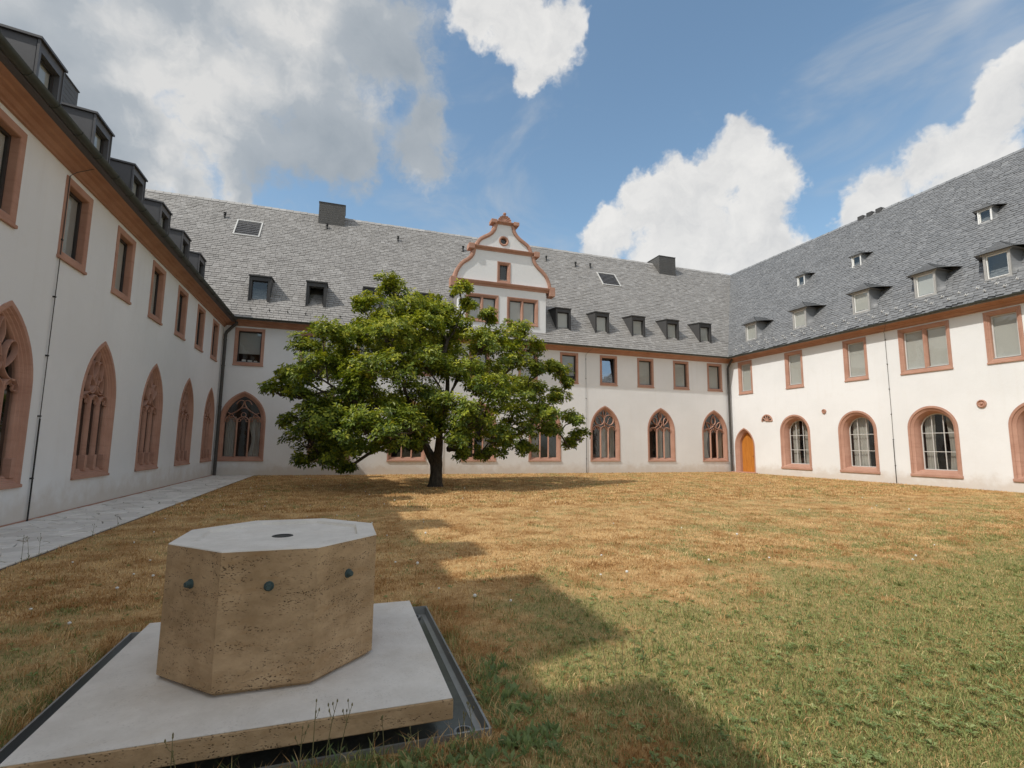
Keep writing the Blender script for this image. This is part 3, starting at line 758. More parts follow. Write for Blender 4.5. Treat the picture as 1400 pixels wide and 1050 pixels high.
def ridge_cap(parent, u0, u1, d, z, mat_):
    m = MB(); u = u0
    while u < u1:
        w = .4; dz = random.uniform(-.008, .008)
        m.grid([[(u, d-.16, z-.14+dz), (u, d, z+.05+dz), (u, d+.16, z-.14+dz)], [(u+w-.01, d-.16, z-.13+dz), (u+w-.01, d, z+.065+dz), (u+w-.01, d+.16, z-.13+dz)]], False); u += w
    o = m.build('ridge_slates', mat_, parent); at_rnd(o, .8); o['kind'] = 'stuff'; return o
def shade_back(parent, u0, u1, z1, thick=13):
    m = MB(); m.face([(u0, 1.6, 0), (u1, 1.6, 0), (u1, 1.6, z1), (u0, 1.6, z1)]); m.face([(u0, .02, z1), (u1, .02, z1), (u1, 1.6, z1), (u0, 1.6, z1)]); m.face([(u0, .45, 4.3), (u1, .45, 4.3), (u1, 1.6, 4.3), (u0, 1.6, 4.3)])
    m.face([(u0, .02, -.01), (u1, .02, -.01), (u1, 1.6, -.01), (u0, 1.6, -.01)]); m.build('dark_room_backing', UNLIT, parent, fix=False)  # dark sheets added behind the windows to stand for unlit rooms
    n = MB(); n.face([(u0, thick, 0), (u1, thick, 0), (u1, thick, z1), (u0, thick, z1)]); n.face([(u0, 0, 0), (u0, thick, 0), (u0, thick, z1), (u0, 0, z1)]); n.face([(u1, 0, 0), (u1, thick, 0), (u1, thick, z1), (u1, 0, z1)]); n.build('outer_wall', PLASTER, parent, fix=False)

ZE = 7.25; DE = -.47
SB = R(52); DR_B = 6.03; ZR_B = ZE+(DR_B-DE)*math.tan(SB)
SL = R(46); DR_L = 6.1; ZR_L = 7.15+(DR_L-DE)*math.tan(SL)
G_A, G_C, G_Z0, G_ZS = .965, .49, .65, 2.50
HI = .02          # wall opening sits just inside the surround's edge
def hole_arch(u, a, c, z0, zs): return [(u+x, z) for x, z in arch(a, c, z0, zs, HI)]
def hole_rect(u, a, z0, z1): return [(u+x, z) for x, z in rect(a, z0, z1, HI)]

# ---- back wing (gabled)
def back_wing():
    E = tag(empty('cloister_wing', (0, 25.93, 0)), 'white cloister wing with curved baroque gable and warm grey slate roof behind the tree', 'building')
    gx = [-4.31, -.5, 3.2, 6.95, 10.75, 14.53, 18.35, 22.30]
    ux = [-4.27, -1.5, 1.1, 3.75, 6.9, 9.72, 12.24, 14.80, 17.33, 19.90, 22.46]
    holes = [hole_arch(u, G_A, G_C, G_Z0, G_ZS) for u in gx]+[hole_rect(u, .635 if i == 0 else .572, 5.09, 6.85) for i, u in enumerate(ux)]
    wall_mesh(E, -5.38, 23.63, 7.3, holes); shade_back(E, -5.3, 29.0, 7.25)
    var = [4, 1, 2, 0, 1, 0, 1, 2]
    cur = {0: [(-.95, -.4, 0), (.95, .3, .6)], 5: [(-.35, .35, .1), (.95, .45, .5)], 6: [(-.2, .33, .15), (.98, .40, .1)], 7: [(-.98, -.4, .5), (.98, .55, .1)], 4: [(-.9, -.3, .3)], 3: [(.9, .2, .3)], 2: [], 1: [(-.9, -.4, .3)]}
    for i, u in enumerate(gx):
        w = gothic_proto(G_A, G_C, G_Z0, G_ZS, var[i], E, cur[i]); w.location.x = u
    for i, u in enumerate(ux):
        if i == 0: w = rect_window(E, .635, 5.09, 6.85, blind=(.72, 1))
        elif i == 7: w = rect_window(E, .572, 5.09, 6.85, blind=(0, 0), tilt=.16)
        else: w = rect_window(E, .572, 5.09, 6.85, blind=(1.0 if i != 6 else .8, i == 6))
        w.location.x = u
    cornice(E, -5.38, 23.63, ZE-.02); gutter(E, -4.95, 23.2, DE-.06, ZE-.01)
    rf = roof_shell(E, -17, 31, DE, ZE-.03, DR_B, ZR_B-.03, SLATE_B); at_rnd(rf, .3)
    tl = math.tan(SL); tr = math.tan(SB)
    def skip(u, d, z):
        zl = 7.15+(-4.91-u)*tl if u < -4.91 and u > -11.5 else -1
        zr = ZE+(u-23.16)*tr if 23.16 < u < 29.66 else -1
        return z < zl-.25 or z < zr-.25 or u > 29.7
    slates(rf, -17, 30, DE-.03, ZE-.02, SB, DR_B, SLATE_B, 'slates', .27, .175, 0, skip)
    ridge_cap(rf, -17, 29.6, DR_B, ZR_B, SLATE_B)
    snow_guards(rf, -4.3, 4.8, DE, ZE, SB, [.55], .8, IRON)
    for u in (-4.06, -1.5, 1.22, 3.9, 12.0, 14.55, 17.07, 19.57, 22.08):
        dm = flat_dormer(E, .92, 1.27, SB, ZINC_D, open_=(u == -1.5), blind=(u != -4.06)); dm.location = (u, .27, 8.22)
    # gable
    G = MB(); hw = 2.55; cx = 8.22
    half = [(2.85, 10.55), (2.80, 10.80), (2.70, 11.05), (2.56, 11.28), (2.38, 11.47), (2.16, 11.63), (1.99, 11.80), (1.87, 12.0), (1.81, 12.3), (1.66, 12.52), (1.60, 12.72), (1.46, 12.90), (1.24, 13.05), (1.00, 13.19), (.80, 13.37), (.66, 13.58), (.57, 13.93)]
    lower = [(hw, 7.22), (hw, 10.25), (2.85, 10.3)]
    rt = lower+half; outline = [(cx-x, z) for x, z in rt]+[(cx+x, z) for x, z in reversed(rt)]
    dw = [(cx-1.22, .93), (cx+1.14, .93)]
    hs = [[(u+x, z) for x, z in rect(a, 8.22, 9.76, HI)] for u, a in dw]+[[(cx+x, z) for x, z in rect(.39, 10.52, 11.74, HI)], [(cx-.03+x, z) for x, z in circ(0, 12.97, .20, 20)]]
    loops = [outline]+hs; flat = [[Vector((x, z, 0)) for x, z in L] for L in loops]
    tris = tessellate_polygon(flat); vs = [(x, -.02, z) for L in loops for x, z in L]
    G.v = vs; G.f = [tuple(t) for t in tris]; G.m = [0]*len(tris)
    G.grid([[(x, -.02, z) for x, z in outline], [(x, .42, z) for x, z in outline]], True, False)
    gb = G.build('gable', PLASTER, E)
    bk = MB(); bk.face([(x, .6, z) for x, z in outline]); bk.build('gable_dark_back', UNLIT, gb)  # dark sheet in place of the unlit space behind the gable
    for s in (-1, 1):
        for seg in (half[:9], half[9:]):
            q = MB(); pl = [(cx+s*(x-.07), z) for x, z in seg]; loops_ = []
            for i, (x, z) in enumerate(pl):
                a_, b_ = pl[max(0, i-1)], pl[min(len(pl)-1, i+1)]; tx, tz = b_[0]-a_[0], b_[1]-a_[1]; L = math.hypot(tx, tz); nx, nz = -tz/L, tx/L
                loops_.append([(x+nx*k, d, z+nz*k) for k, d in ((-.11, -.015), (-.11, -.05), (-.05, -.07), (-.04, -.11), (.07, -.12), (.10, -.10), (.10, .44), (-.02, .44))])
            q.grid(loops_, True, True); q.build('scroll_moulding', STONE, gb, True)
    def band(h, z0, z1, ext, name):
        q = MB(); pr = [(0, z0), (-.05, z0), (-.07, z0+(z1-z0)*.35), (-.15, z0+(z1-z0)*.55), (-.20, z1-.03), (-.20, z1), (0, z1+.02)]
        q.grid([[(cx+x, d, z) for d, z in pr] for x in (-h, h)], True, True)
        for s in (-1, 1): q.box(cx+s*h-.16, cx+s*h+.16, -.24, .3, z0+ext, z1+.06, .02)
        q.build(name, STONE, gb)
    band(2.88, 10.22, 10.47, -.22, 'gable_cornice'); band(1.92, 12.28, 12.48, -.05, 'gable_cornice'); band(.66, 13.92, 14.06, -.02, 'gable_cornice')
    sh = MB(); n = 16; L = []
    for k in range(n+1):
        th = math.pi*k/n; r = .40+.015*math.cos(th*16); L.append([(cx+math.cos(th)*r, .06, 14.07+math.sin(th)*r), (cx+math.cos(th)*r, -.10, 14.07+math.sin(th)*r), (cx+math.cos(th)*r*.62, -.03-.03*(k % 2), 14.07+math.sin(th)*r*.62), (cx, -.06, 14.12), (cx, .06, 14.12)])
    sh.grid(L, False); sh.lathe([(.06, .0), (.05, .05), (.09, .10), (.10, .16), (.05, .21), (.0, .23)], (cx, -.02, 14.45), 10); sh.build('shell_finial', STONE, gb)
    for u, a in dw: w = rect_window(gb, a, 8.22, 9.76, True, 'moulded'); w.location = (u, -.02, 0)
    w = rect_window(gb, .39, 10.52, 11.74, style='moulded', blind=(0, 0)); w.location = (cx, -.02, 0)
    oc = MB(); c2 = lambda r: [(cx-.03+x, z) for x, z in circ(0, 12.97, r, 20)]
    oc.grid([[(x, d, z) for x, z in c2(r)] for r, d in ((.29, .0), (.29, -.05), (.24, -.07), (.18, -.03), (.17, .12))], True); oc.build('oculus', STONE, gb, True)
    op = MB(); op.face([(x, .1, z) for x, z in c2(.19)]); op.build('oculus_pane', GLASS, gb)
    cr_ = MB(); D2 = 4.6                                   # little roof running back from the gable into the main roof
    cr_.grid([[(cx+x, d, z) for x, z in ((-2.75, 10.0), (-2.0, 11.3), (0, 13.4), (2.0, 11.3), (2.75, 10.0))] for d in (.43, D2)], False)
    for s in (-1, 1): cr_.face([(cx+s*2.54, .40, 7.3), (cx+s*2.54, D2, 7.3), (cx+s*2.54, D2, 10.3), (cx+s*2.54, .40, 10.3)])
    k = cr_.build('gable_roof', SLATE_B, gb); at_rnd(k, .4)
    chimney(E, -1.93, -.42, 5.36, 6.8, 13.6, 16.12); chimney(E, 22.2, 23.66, 5.16, 6.9, 13.2, 15.92)
    louvre(E, -6.15, -4.82, 3.86, 12.79, SB, 1.6); louvre(E, 16.5, 17.95, 3.62, 12.50, SB, 1.5)
    for u, z in ((-6.8, 14.01), (-1.4, 14.29), (2.79, 14.04), (6.94, 13.98), (12.86, 14.18), (15.02, 13.98), (16.19, 14.04)):
        vent_pipe(E, u, DE+(z-ZE)/math.tan(SB), z)
    downpipe(E, 23.42, -.13, 0, 7.2, DE-.06)
    conductor(E, 13.3, 7.0)
    conductor(E, 5.0, 7.0)
    return E
back_wing()

# ---- left wing (in shade)
def left_wing():
    E = tag(empty('cloister_wing', (-5.38, 0, 0), R(90)), 'shaded white cloister wing with boxy dark dormers beside the flagstone path', 'building')
    gy = [0.0, 3.5, 7.0, 10.52, 14.12, 17.63, 21.15, 24.52]; uy = [-2.4, 0.05, 2.5, 4.95, 7.37, 9.78, 12.24, 14.68, 17.12, 19.55, 21.98, 24.40]
    a, c, z0, zs = .89, .735, .67, 2.39
    holes = [hole_arch(u, a, c, z0, zs) for u in gy]+[hole_rect(u, .55, 5.06, 6.72) for u in uy]
    wall_mesh(E, -9, 25.93, 7.2, holes); shade_back(E, -9, 31.9, 7.15)
    for i, u in enumerate(gy):
        w = gothic_proto(a, c, z0, zs, 3 if i % 2 == 0 else 1, E, [] if i % 2 else [(-.95, -.4, .3)], True); w.location.x = u
    for i, u in enumerate(uy):
        w = rect_window(E, .55, 5.06, 6.72, blind=(.95, i % 3 == 0), sash=SASH_D); w.location.x = u
    cornice(E, -9, 25.93, 7.13); gutter(E, -9, 25.45, DE-.06, 7.14, .085)
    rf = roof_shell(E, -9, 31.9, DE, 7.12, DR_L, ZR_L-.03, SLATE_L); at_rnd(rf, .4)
    slates(rf, -9, 30, DE-.03, 7.13, SL, DR_L, SLATE_L, 'slates', .34, .24, 0, lambda u, d, z: u > 25.5 and z < ZE+(u-25.46)*math.tan(SB)-.25)
    ridge_cap(rf, -9, 30, DR_L, ZR_L, SLATE_L)
    for u in (0.05, 2.5, 4.95, 7.37, 9.78, 12.24, 14.68, 17.12, 19.57, 22.02, 24.44):
        dd = .75; dm = flat_dormer(E, .92, 1.12, SL, ZINC); dm.location = (u, dd, 7.15+(dd-DE)*math.tan(SL)-.02)
    chimney(E, 15.3, 17.45, 2.62, 3.6, 9.6, 11.92); chimney(E, 0.6, 2.6, 2.62, 3.7, 9.6, 12.05)
    downpipe(E, 25.78, -.12, 0, 7.1, DE-.06)
    conductor(E, 11.74, 6.95)
    st = MB(); st.box(3.2, 25.9, -.018, -.004, .0, .055, .003); st.build('plinth_strip', STONE, E)
    return E
left_wing()

# ---- right wing (sunlit); local x = -world y
def right_wing():
    E = tag(empty('cloister_wing', (23.63, 0, 0), R(-90)), 'sunlit white cloister wing with round-arched windows and blue-grey roof with small hipped dormers', 'building')
    ay = [21.21, 17.68, 14.40, 10.86, 7.3]; uy = [(24.57, .56, 0), (21.02, .57, 0), (17.5, .59, 0), (14.43, 1.01, 1), (11.66, .58, 0), (8.2, .58, 0), (4.7, .58, 0)]
    ra, rz0, rzs = .96, .42, 2.41
    dy, da, dc, dzs = 24.88, .80, .42, 1.60
    dh = [(x, max(z, .0005)) for x, z in arch(da, dc, 0, dzs, HI, 0)]
    holes = [[(-u+x, z) for x, z in arch(ra, 0, rz0, rzs, HI, HI)] for u in ay]+[hole_rect(-u, a, 4.85, 6.87) for u, a, k in uy]
    # door opening: cut down to just above the base line
    holes.append([(-dy+x, z if z > .01 else .004) for x, z in dh])
    wall_mesh(E, -25.93, 4.0, 7.3, holes); shade_back(E, -25.9, 4.0, 7.25)
    curs = [[(-.95, -.25, .2), (.2, .95, .1)], [(-.95, .3, .1)], [(-.95, -.3, .2), (.95, .35, .3)], [(-.9, -.3, .2)], []]
    for u, cu_ in zip(ay, curs): w = round_window(E, ra, rz0, rzs, cu_); w.location.x = -u
    for u, a, k in uy: w = rect_window(E, a, 4.85, 6.87, bool(k), 'moulded', blind=(1, 0), sash=SASH_W); w.location.x = -u
    # door
    D = MB(); loft(D, [(0, .012), (0, -.02), (.07, -.02), (.10, .03), (.14, .05), (.18, .13), (.22, .15), (.255, .26), (.255, .36)], lambda off: arch(da, dc, 0.006, dzs, off, 0.0)); dr = D.build('door_surround', STONE, E, True); dr.location.x = -dy
    ln = MB(); o_ = arch(da, dc, .03, dzs, .255, 0); ln.face([(x, .33, z) for x, z in reversed(o_)]); lf = ln.build('door', WOOD, E); lf.location.x = -dy
    ai = da-.255
    for k in range(6):
        x0 = -ai+2*ai*k/6; x1 = x0+2*ai/6; p = MB(); pts = []
        zt = lambda x: dzs+math.sqrt(max(0, (da+dc-.255)**2-(abs(x)+dc)**2))
        xs_ = [x0+.006+(x1-x0-.012)*j/4 for j in range(5)]
        f0 = [(x0+.006, .03)]+[(x, zt(x)-.01) for x in xs_]+[(x1-.006, .03)]
        p.grid([[(x, .328, z) for x, z in f0], [(x, .305, z) for x, z in f0]], True, False); p.face([(x, .305, z) for x, z in f0]); p.build('door_board', WOOD, lf)
    hd = MB(); hd.tube([(ai-.12, .30, 1.02), (ai-.12, .25, 1.02), (ai-.24, .245, 1.02)], .011, 6); hd.build('handle', IRON, lf)
    stp = MB(); stp.box(-.95, .95, -.28, .35, -.05, .05, .01); s_ = stp.build('doorstep', STONE, E); s_.location.x = -dy
    # half rosette and two round bosses
    hr = MB(); n = 12
    hr.grid([[(r*math.cos(math.pi*k/n), d, r*math.sin(math.pi*k/n)) for k in range(n+1)] for r, d in ((.40, .0), (.40, -.05), (.34, -.06), (.33, -.015), (.12, -.015), (.11, -.06), (.0, -.06))], False); o = hr.build('half_rosette', STONE, E, True); o.location = (-23.05, 0, 3.08)
    for k in range(5):
        th = math.pi*(k+.5)/5; q = MB(); q.face([(.12*math.cos(th), -.018, .12*math.sin(th)), (.32*math.cos(th-.2), -.018, .32*math.sin(th-.2)), (.34*math.cos(th), -.018, .34*math.sin(th)), (.32*math.cos(th+.2), -.018, .32*math.sin(th+.2))]); q.build('petal_shade', UNLIT, o)  # flat dark face paints the shade inside the petal opening
        sp = MB(); ph = math.pi*k/5; sp.tube([(.1*math.cos(ph), -.03, .1*math.sin(ph)), (.36*math.cos(ph), -.03, .36*math.sin(ph))], .03, 5); sp.build('rib', STONE, o)
    for u, z, r in ((19.34, 3.43, .12), (12.57, 3.32, .16)):
        b = MB(); b.grid([[(rr*math.cos(2*math.pi*k/14), d, rr*math.sin(2*math.pi*k/14)) for k in range(14)] for rr, d in ((r, .0), (r, -.05), (r*.8, -.07), (r*.6, -.03), (r*.3, -.03), (r*.2, -.07), (.004, -.075))]); o = b.build('round_boss', STONE, E, True); o.location = (-u, 0, z)
    cornice(E, -25.93, 4.0, ZE-.02); gutter(E, -25.45, 4.0, DE-.06, ZE-.02)
    rf = roof_shell(E, -32, 4.0, DE, ZE-.03, DR_B, ZR_B-.03, SLATE_R); at_rnd(rf, .3)
    def skip(u, d, z):
        y = -u
        return y > 25.46 and z < ZE+(min(y, 31.96)-25.46)*math.tan(SB)-.2
    slates(rf, -31.9, 1.0, DE-.03, ZE-.02, SB, DR_B, SLATE_R, 'slates', .24, .17, R(7), skip, .2)
    ridge_cap(rf, -31.9, 4.0, DR_B, ZR_B, SLATE_R)
    snow_guards(rf, -25.0, 3.0, DE, ZE, SB, [.45, .72], .62, SASH_W)
    for u, bl in ((24.17, 1), (20.67, 1), (17.17, 1), (14.3, 1), (11.74, 0), (8.2, 1)):
        dd = .22; h = hip_dormer(E, .86, 1.05, SB, bl); h.location = (-u, dd, ZE+(dd-DE)*math.tan(SB)+.04)
    for u in (22.67, 19.13, 13.27):
        dd = 2.84; h = hip_dormer(E, .52, .62, SB, 0); h.location = (-u, dd, ZE+(dd-DE)*math.tan(SB)+.03)
    for u in (20.9, 20.35, 19.8):
        m = MB(); m.box(-u-.17, -u+.17, DR_B-.15, DR_B+.15, ZR_B-.1, ZR_B+.16, .02); m.build('ridge_vent', ZINC_D, E)
    conductor(E, -16.0, 7.0)
    return E
right_wing()

# ------------------------------------------------------------------ fountain, slab, tray
OC = (-.325, 3.655)
def octo(r, z, c=(0, 0)): return [(c[0]+r/math.cos(math.pi/8)*math.cos(math.pi/8+k*math.pi/4), c[1]+r/math.cos(math.pi/8)*math.sin(math.pi/8+k*math.pi/4), z) for k in range(8)]
def fountain():
    F = tag(empty('stone_fountain', (OC[0], OC[1], .20)), 'octagonal tan travertine fountain block with bronze spouts on a pale square slab', 'fountain')
    b = MB(); r = .575
    b.grid([octo(r-.03, 0), octo(r-.03, .016), octo(r-.006, .018), octo(r, .024), octo(r, .72)], True, False); b.build('block', TRAV, F)
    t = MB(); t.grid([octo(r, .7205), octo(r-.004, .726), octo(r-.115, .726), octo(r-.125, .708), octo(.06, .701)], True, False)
    tp = t.build('basin_top', TRAV_GLARE, F)  # pale top colour includes painted sky glare
    d = MB(); d.lathe([(.066, .700), (.062, .704), (.05, .704), (.045, .697)], n=20); d.build('drain', IRON, tp, True)
    for k in (-1, 0, 1):
        a = k*math.pi/4-math.pi/2; n = Vector((math.cos(a), math.sin(a), 0)); sft = Vector((-math.sin(a), math.cos(a), 0))*0.0
        p = n*r+Vector((0, 0, .535))+sft; q = MB()
        q.tube([p-n*.01, p+n*.006, p+n*.007], [.026, .026, .02], 12); q.tube([p, p+n*.022, p+n*.032], [.018, .018, .013], 10); q.build('spout', BRONZE, F, True)
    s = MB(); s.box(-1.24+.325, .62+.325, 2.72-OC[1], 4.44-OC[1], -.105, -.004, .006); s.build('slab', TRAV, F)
    sq = MB(); sq.box(-1.236+.325, .616+.325, 2.724-OC[1], 4.436-OC[1], -.0035, -.0005); sq.build('slab_top_glare', TRAV_GLARE, F)  # thin sheet added to carry the painted glare and weathering of the top
    u = MB(); u.box(-.62, .62, -.55, .55, -.23, -.106); u.build('pedestal', MORTAR, F)
    return F
fountain()
def tray():
    x0, x1, y0, y1 = TRAY; cx, cy = (x0+x1)/2, (y0+y1)/2
    T = tag(empty('drain_tray', (cx, cy, -.05)), 'shallow square steel drain tray set in the grass around the fountain slab', 'tray')
    m = MB(); L = lambda e, z: [(x0+e-cx, y0+e-cy, z), (x1-e-cx, y0+e-cy, z), (x1-e-cx, y1-e-cy, z), (x0+e-cx, y1-e-cy, z)]
    m.grid([L(0, -.0), L(0, .088), L(.012, .088), L(.014, .02), L(.05, .012)], True, False); m.build('rim', STEEL, T)
    f = MB(); f.face(L(.045, .013)); f.build('tray_floor', STEEL_WET, T)
    for (dx, dy) in ((x1-.12, y0+.12), (x1-.12, y1-.10), (x0+.12, y0+.12), (x0+.12, y1-.1)):
        q = MB(); q.tube([(dx-cx, dy-cy, .013), (dx-cx, dy-cy, .035)], .052, 16); q.build('drain_ring', STEEL, T, True)
        h = MB(); h.tube([(dx-cx, dy-cy, .034), (dx-cx, dy-cy, .0375)], .038, 16); h.build('drain_shade_disc', IRON, T)  # black disc on the ring paints the shade down the drain
    return T
STEEL_WET = simple('wet_steel', (.13, .135, .12), .22, .35, 3, .1, .3)
tray()

# ------------------------------------------------------------------ tree
def tree():
    base = Vector((3.34, 18.4, 0)); T = tag(empty('broad_tree', base), 'broad green leafy tree with short forked trunk standing on the lawn', 'tree')
    cl = [(130,500,65,0),(190,440,60,.5),(220,330,55,0),(300,290,70,-.5),(270,420,80,-1),(350,380,80,1),(200,520,45,-.5),(380,300,75,.5),
     (180,640,55,.3),(230,700,75,-.5),(300,640,80,-1.5),(320,750,75,-1),(230,770,50,0),(385,815,30,-.5),(380,700,80,-2),(340,560,60,1),
     (450,170,45,0),(545,75,42,0),(590,120,60,.5),(520,190,75,-.5),(640,170,75,0),(700,150,60,.5),(440,250,80,-.5),(560,280,95,-1.5),(680,270,90,-1),(740,220,60,0),
     (840,95,46,0),(880,160,38,0),(800,185,46,.5),(820,250,60,0),(950,208,42,-.3),(980,300,70,-.5),(1070,270,58,0),(1100,340,66,-.3),(1040,390,78,-1),(1125,420,50,0),(920,330,75,-1),
     (1240,430,52,0),(1215,412,32,0),(1275,470,32,0),(1130,510,66,-.5),(1220,530,48,0),(1180,590,72,-.8),(1290,620,50,0),(1320,690,42,.2),(1280,720,36,-.2),(1090,650,68,-1),(1050,560,85,-1.5),
     (960,500,90,-2),(900,600,95,-2.5),(980,690,80,-2),(830,680,72,-2),(860,755,46,-1.5),(960,765,42,-1.5),(780,560,80,-2),(1095,735,42,-.5),
     (470,650,85,-2.5),(560,690,72,-2.8),(640,650,78,-2.5),(450,745,50,-2),(520,600,90,-1.5),(430,640,70,-1.2),(700,690,50,-1.8),(760,640,60,-1.2),(1010,730,50,-1.2),(1190,660,50,-.3),(260,590,60,-.3),(640,730,36,-2),
     (480,440,100,-1.5),(600,420,100,-2),(720,400,100,-1.5),(830,420,90,-1.5),(660,540,100,-1),(420,520,90,-.5),(760,300,80,0),
     (400,420,90,2.2),(600,330,95,2.5),(800,380,100,2.5),(950,440,90,2.5),(500,560,90,2.5),(1050,480,80,2),(700,600,80,2.5),(880,640,75,2),(330,600,60,2),(650,230,80,1.8),(520,350,80,1)]
    nodes = [(Vector((0, 0, 0)), 0.0, -1), (Vector((.02, 0, .5)), .5, 0), (Vector((.0, 0, .95)), .95, 1)]
    limbs = [(-.55, -.2, 1.6), (.25, .25, 1.7), (.0, -.5, 1.7), (-.35, .5, 1.75)]
    for l in limbs: nodes.append((Vector(l), 1.8, 2))
    clumps = []
    for x, y, r, dy in cl:
        p = at(340+x*.343, 360+y*.343, 18.4+dy)-base; k = (18.4+dy)/18.4
        clumps.append((p, r*.0102*k))
    order = sorted(range(len(clumps)), key=lambda i: (clumps[i][0]-Vector((0, 0, 1.2))).length)
    tips = {}
    for i in order:
        p, r = clumps[i]; tgt = p-Vector((0, 0, r*.35))
        best = min(range(2, len(nodes)), key=lambda j: (nodes[j][0]-tgt).length*1.6+nodes[j][1]+(2.5 if nodes[j][0].z > tgt.z+.8 else 0))
        a, pl, _ = nodes[best]; L = (tgt-a).length; n = max(2, int(L/.55)); prev = best
        mid = Vector((0, 0, L*(.34 if p.z < 2.3 else .14))); jx = Vector((random.uniform(-.12, .12), random.uniform(-.12, .12), 0))*L
        for k in range(1, n+1):
            t = k/n; q = a.lerp(tgt, t)+(mid+jx)*math.sin(math.pi*t)*.7+Vector((random.uniform(-.05, .05), random.uniform(-.05, .05), random.uniform(-.04, .04)))
            nodes.append((q, pl+L*t, prev)); prev = len(nodes)-1
        tips[i] = prev
    cnt = [0]*len(nodes)
    for i in tips.values():
        j = i
        while j >= 0: cnt[j] += 1; j = nodes[j][2]
    rad = [max(.012, .215*(c/len(clumps))**.5) for c in cnt]; rad[0] = .34; rad[1] = .255; rad[2] = .27
    ch = {}
    for j, nd in enumerate(nodes): ch.setdefault(nd[2], []).append(j)
    wood = MB(); trunk = MB(); trunk.tube([nodes[0][0]-Vector((0, 0, .05)), Vector((.01, 0, .12)), Vector((.02, 0, .5)), Vector((.01, 0, .85)), Vector((0, 0, 1.1))], [.32, .25, .215, .23, .18], 14)
    for l in range(3, 7):
        a = nodes[2][0]; q = nodes[l][0]; m_ = a.lerp(q, .5)+Vector((q.x, q.y, 0))*.18; trunk.tube([a-Vector((0, 0, .18)), m_, q], [.20, max(rad[l]*1.1, .10), rad[l]], 10)
    trunk.build('trunk', BARK, T, True)
    done = set()
    for st in list(range(3, len(nodes))):
        if st in done: continue
        chain = [nodes[st][2], st] if nodes[st][2] > 2 else [st]; done.add(st); j = st
        while j in ch:
            nxt = max([c for c in ch[j] if c not in done], key=lambda c: cnt[c], default=None)
            if nxt is None: break
            chain.append(nxt); done.add(nxt); j = nxt
        if len(chain) >= 2:
            rr = [rad[k] for k in chain]; rr[0] = min(rr[0], rr[1]*1.25); wood.tube([nodes[k][0] for k in chain], rr, 7)
    # twigs and leaves
    V = []; F = []; RN = []; nl = 0
    for i, (p, r) in enumerate(clumps):
        org = nodes[tips[i]][0]; nw = int(50+250*r*r); sub = max(3, int(4+7*r))
        hubs = []
        for k in range(sub):
            v = Vector((random.gauss(0, 1), random.gauss(0, 1), random.gauss(.25, .75))).normalized()*r*random.uniform(.45, .9); v.z *= .72
            hubs.append(p+v); wood.tube([org, org.lerp(p+v, .5)+Vector((0, 0, .06)), p+v], [.016, .011, .006], 4, False)
        for k in range(nw):
            h = hubs[k % sub]; v = Vector((random.gauss(0, 1), random.gauss(0, 1), random.gauss(.1, .8))).normalized()*r*.52*random.random()**.38; v.z *= .75
            c = h+v; tone = random.gauss(.36, .14)+.24*(v.z/(r*.5))+.12*((c.z-3.5)/3.5)  # sunlit tops and shaded interiors painted into leaf tone by height
            axis = ((c-p)*.8/r+Vector((0, 0, .75))+Vector((random.uniform(-.5, .5), random.uniform(-.5, .5), random.uniform(-.3, .3)))).normalized()
            e1 = axis.orthogonal().normalized(); e2 = axis.cross(e1)
            nn = random.randint(5, 8); ph = random.random()*6.28
            for q in range(nn):
                a_ = ph+6.283*q/nn+random.uniform(-.3, .3); el = random.uniform(-.25, .75); dr = (e1*math.cos(a_)+e2*math.sin(a_))*math.cos(el)+axis*math.sin(el)
                dr.z -= .18; dr.normalize(); Ln = random.uniform(.10, .185); wd = Ln*random.uniform(.20, .27)
                sd = dr.cross(axis); sd.normalize(); up = sd.cross(dr); b0 = c+dr*.02; mid = b0+dr*Ln*.55; ii = len(V)
                V += [b0, mid+sd*wd+up*wd*.35, b0+dr*Ln-up*Ln*.12, mid-sd*wd+up*wd*.35]
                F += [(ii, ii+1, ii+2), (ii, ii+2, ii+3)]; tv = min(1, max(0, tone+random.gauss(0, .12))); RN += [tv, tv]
    wood.build('branches', BARK, T, True, fix=False)
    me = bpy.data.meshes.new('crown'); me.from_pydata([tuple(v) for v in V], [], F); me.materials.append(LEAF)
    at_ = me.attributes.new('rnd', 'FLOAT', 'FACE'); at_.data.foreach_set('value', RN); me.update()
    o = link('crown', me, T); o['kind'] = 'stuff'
tree()

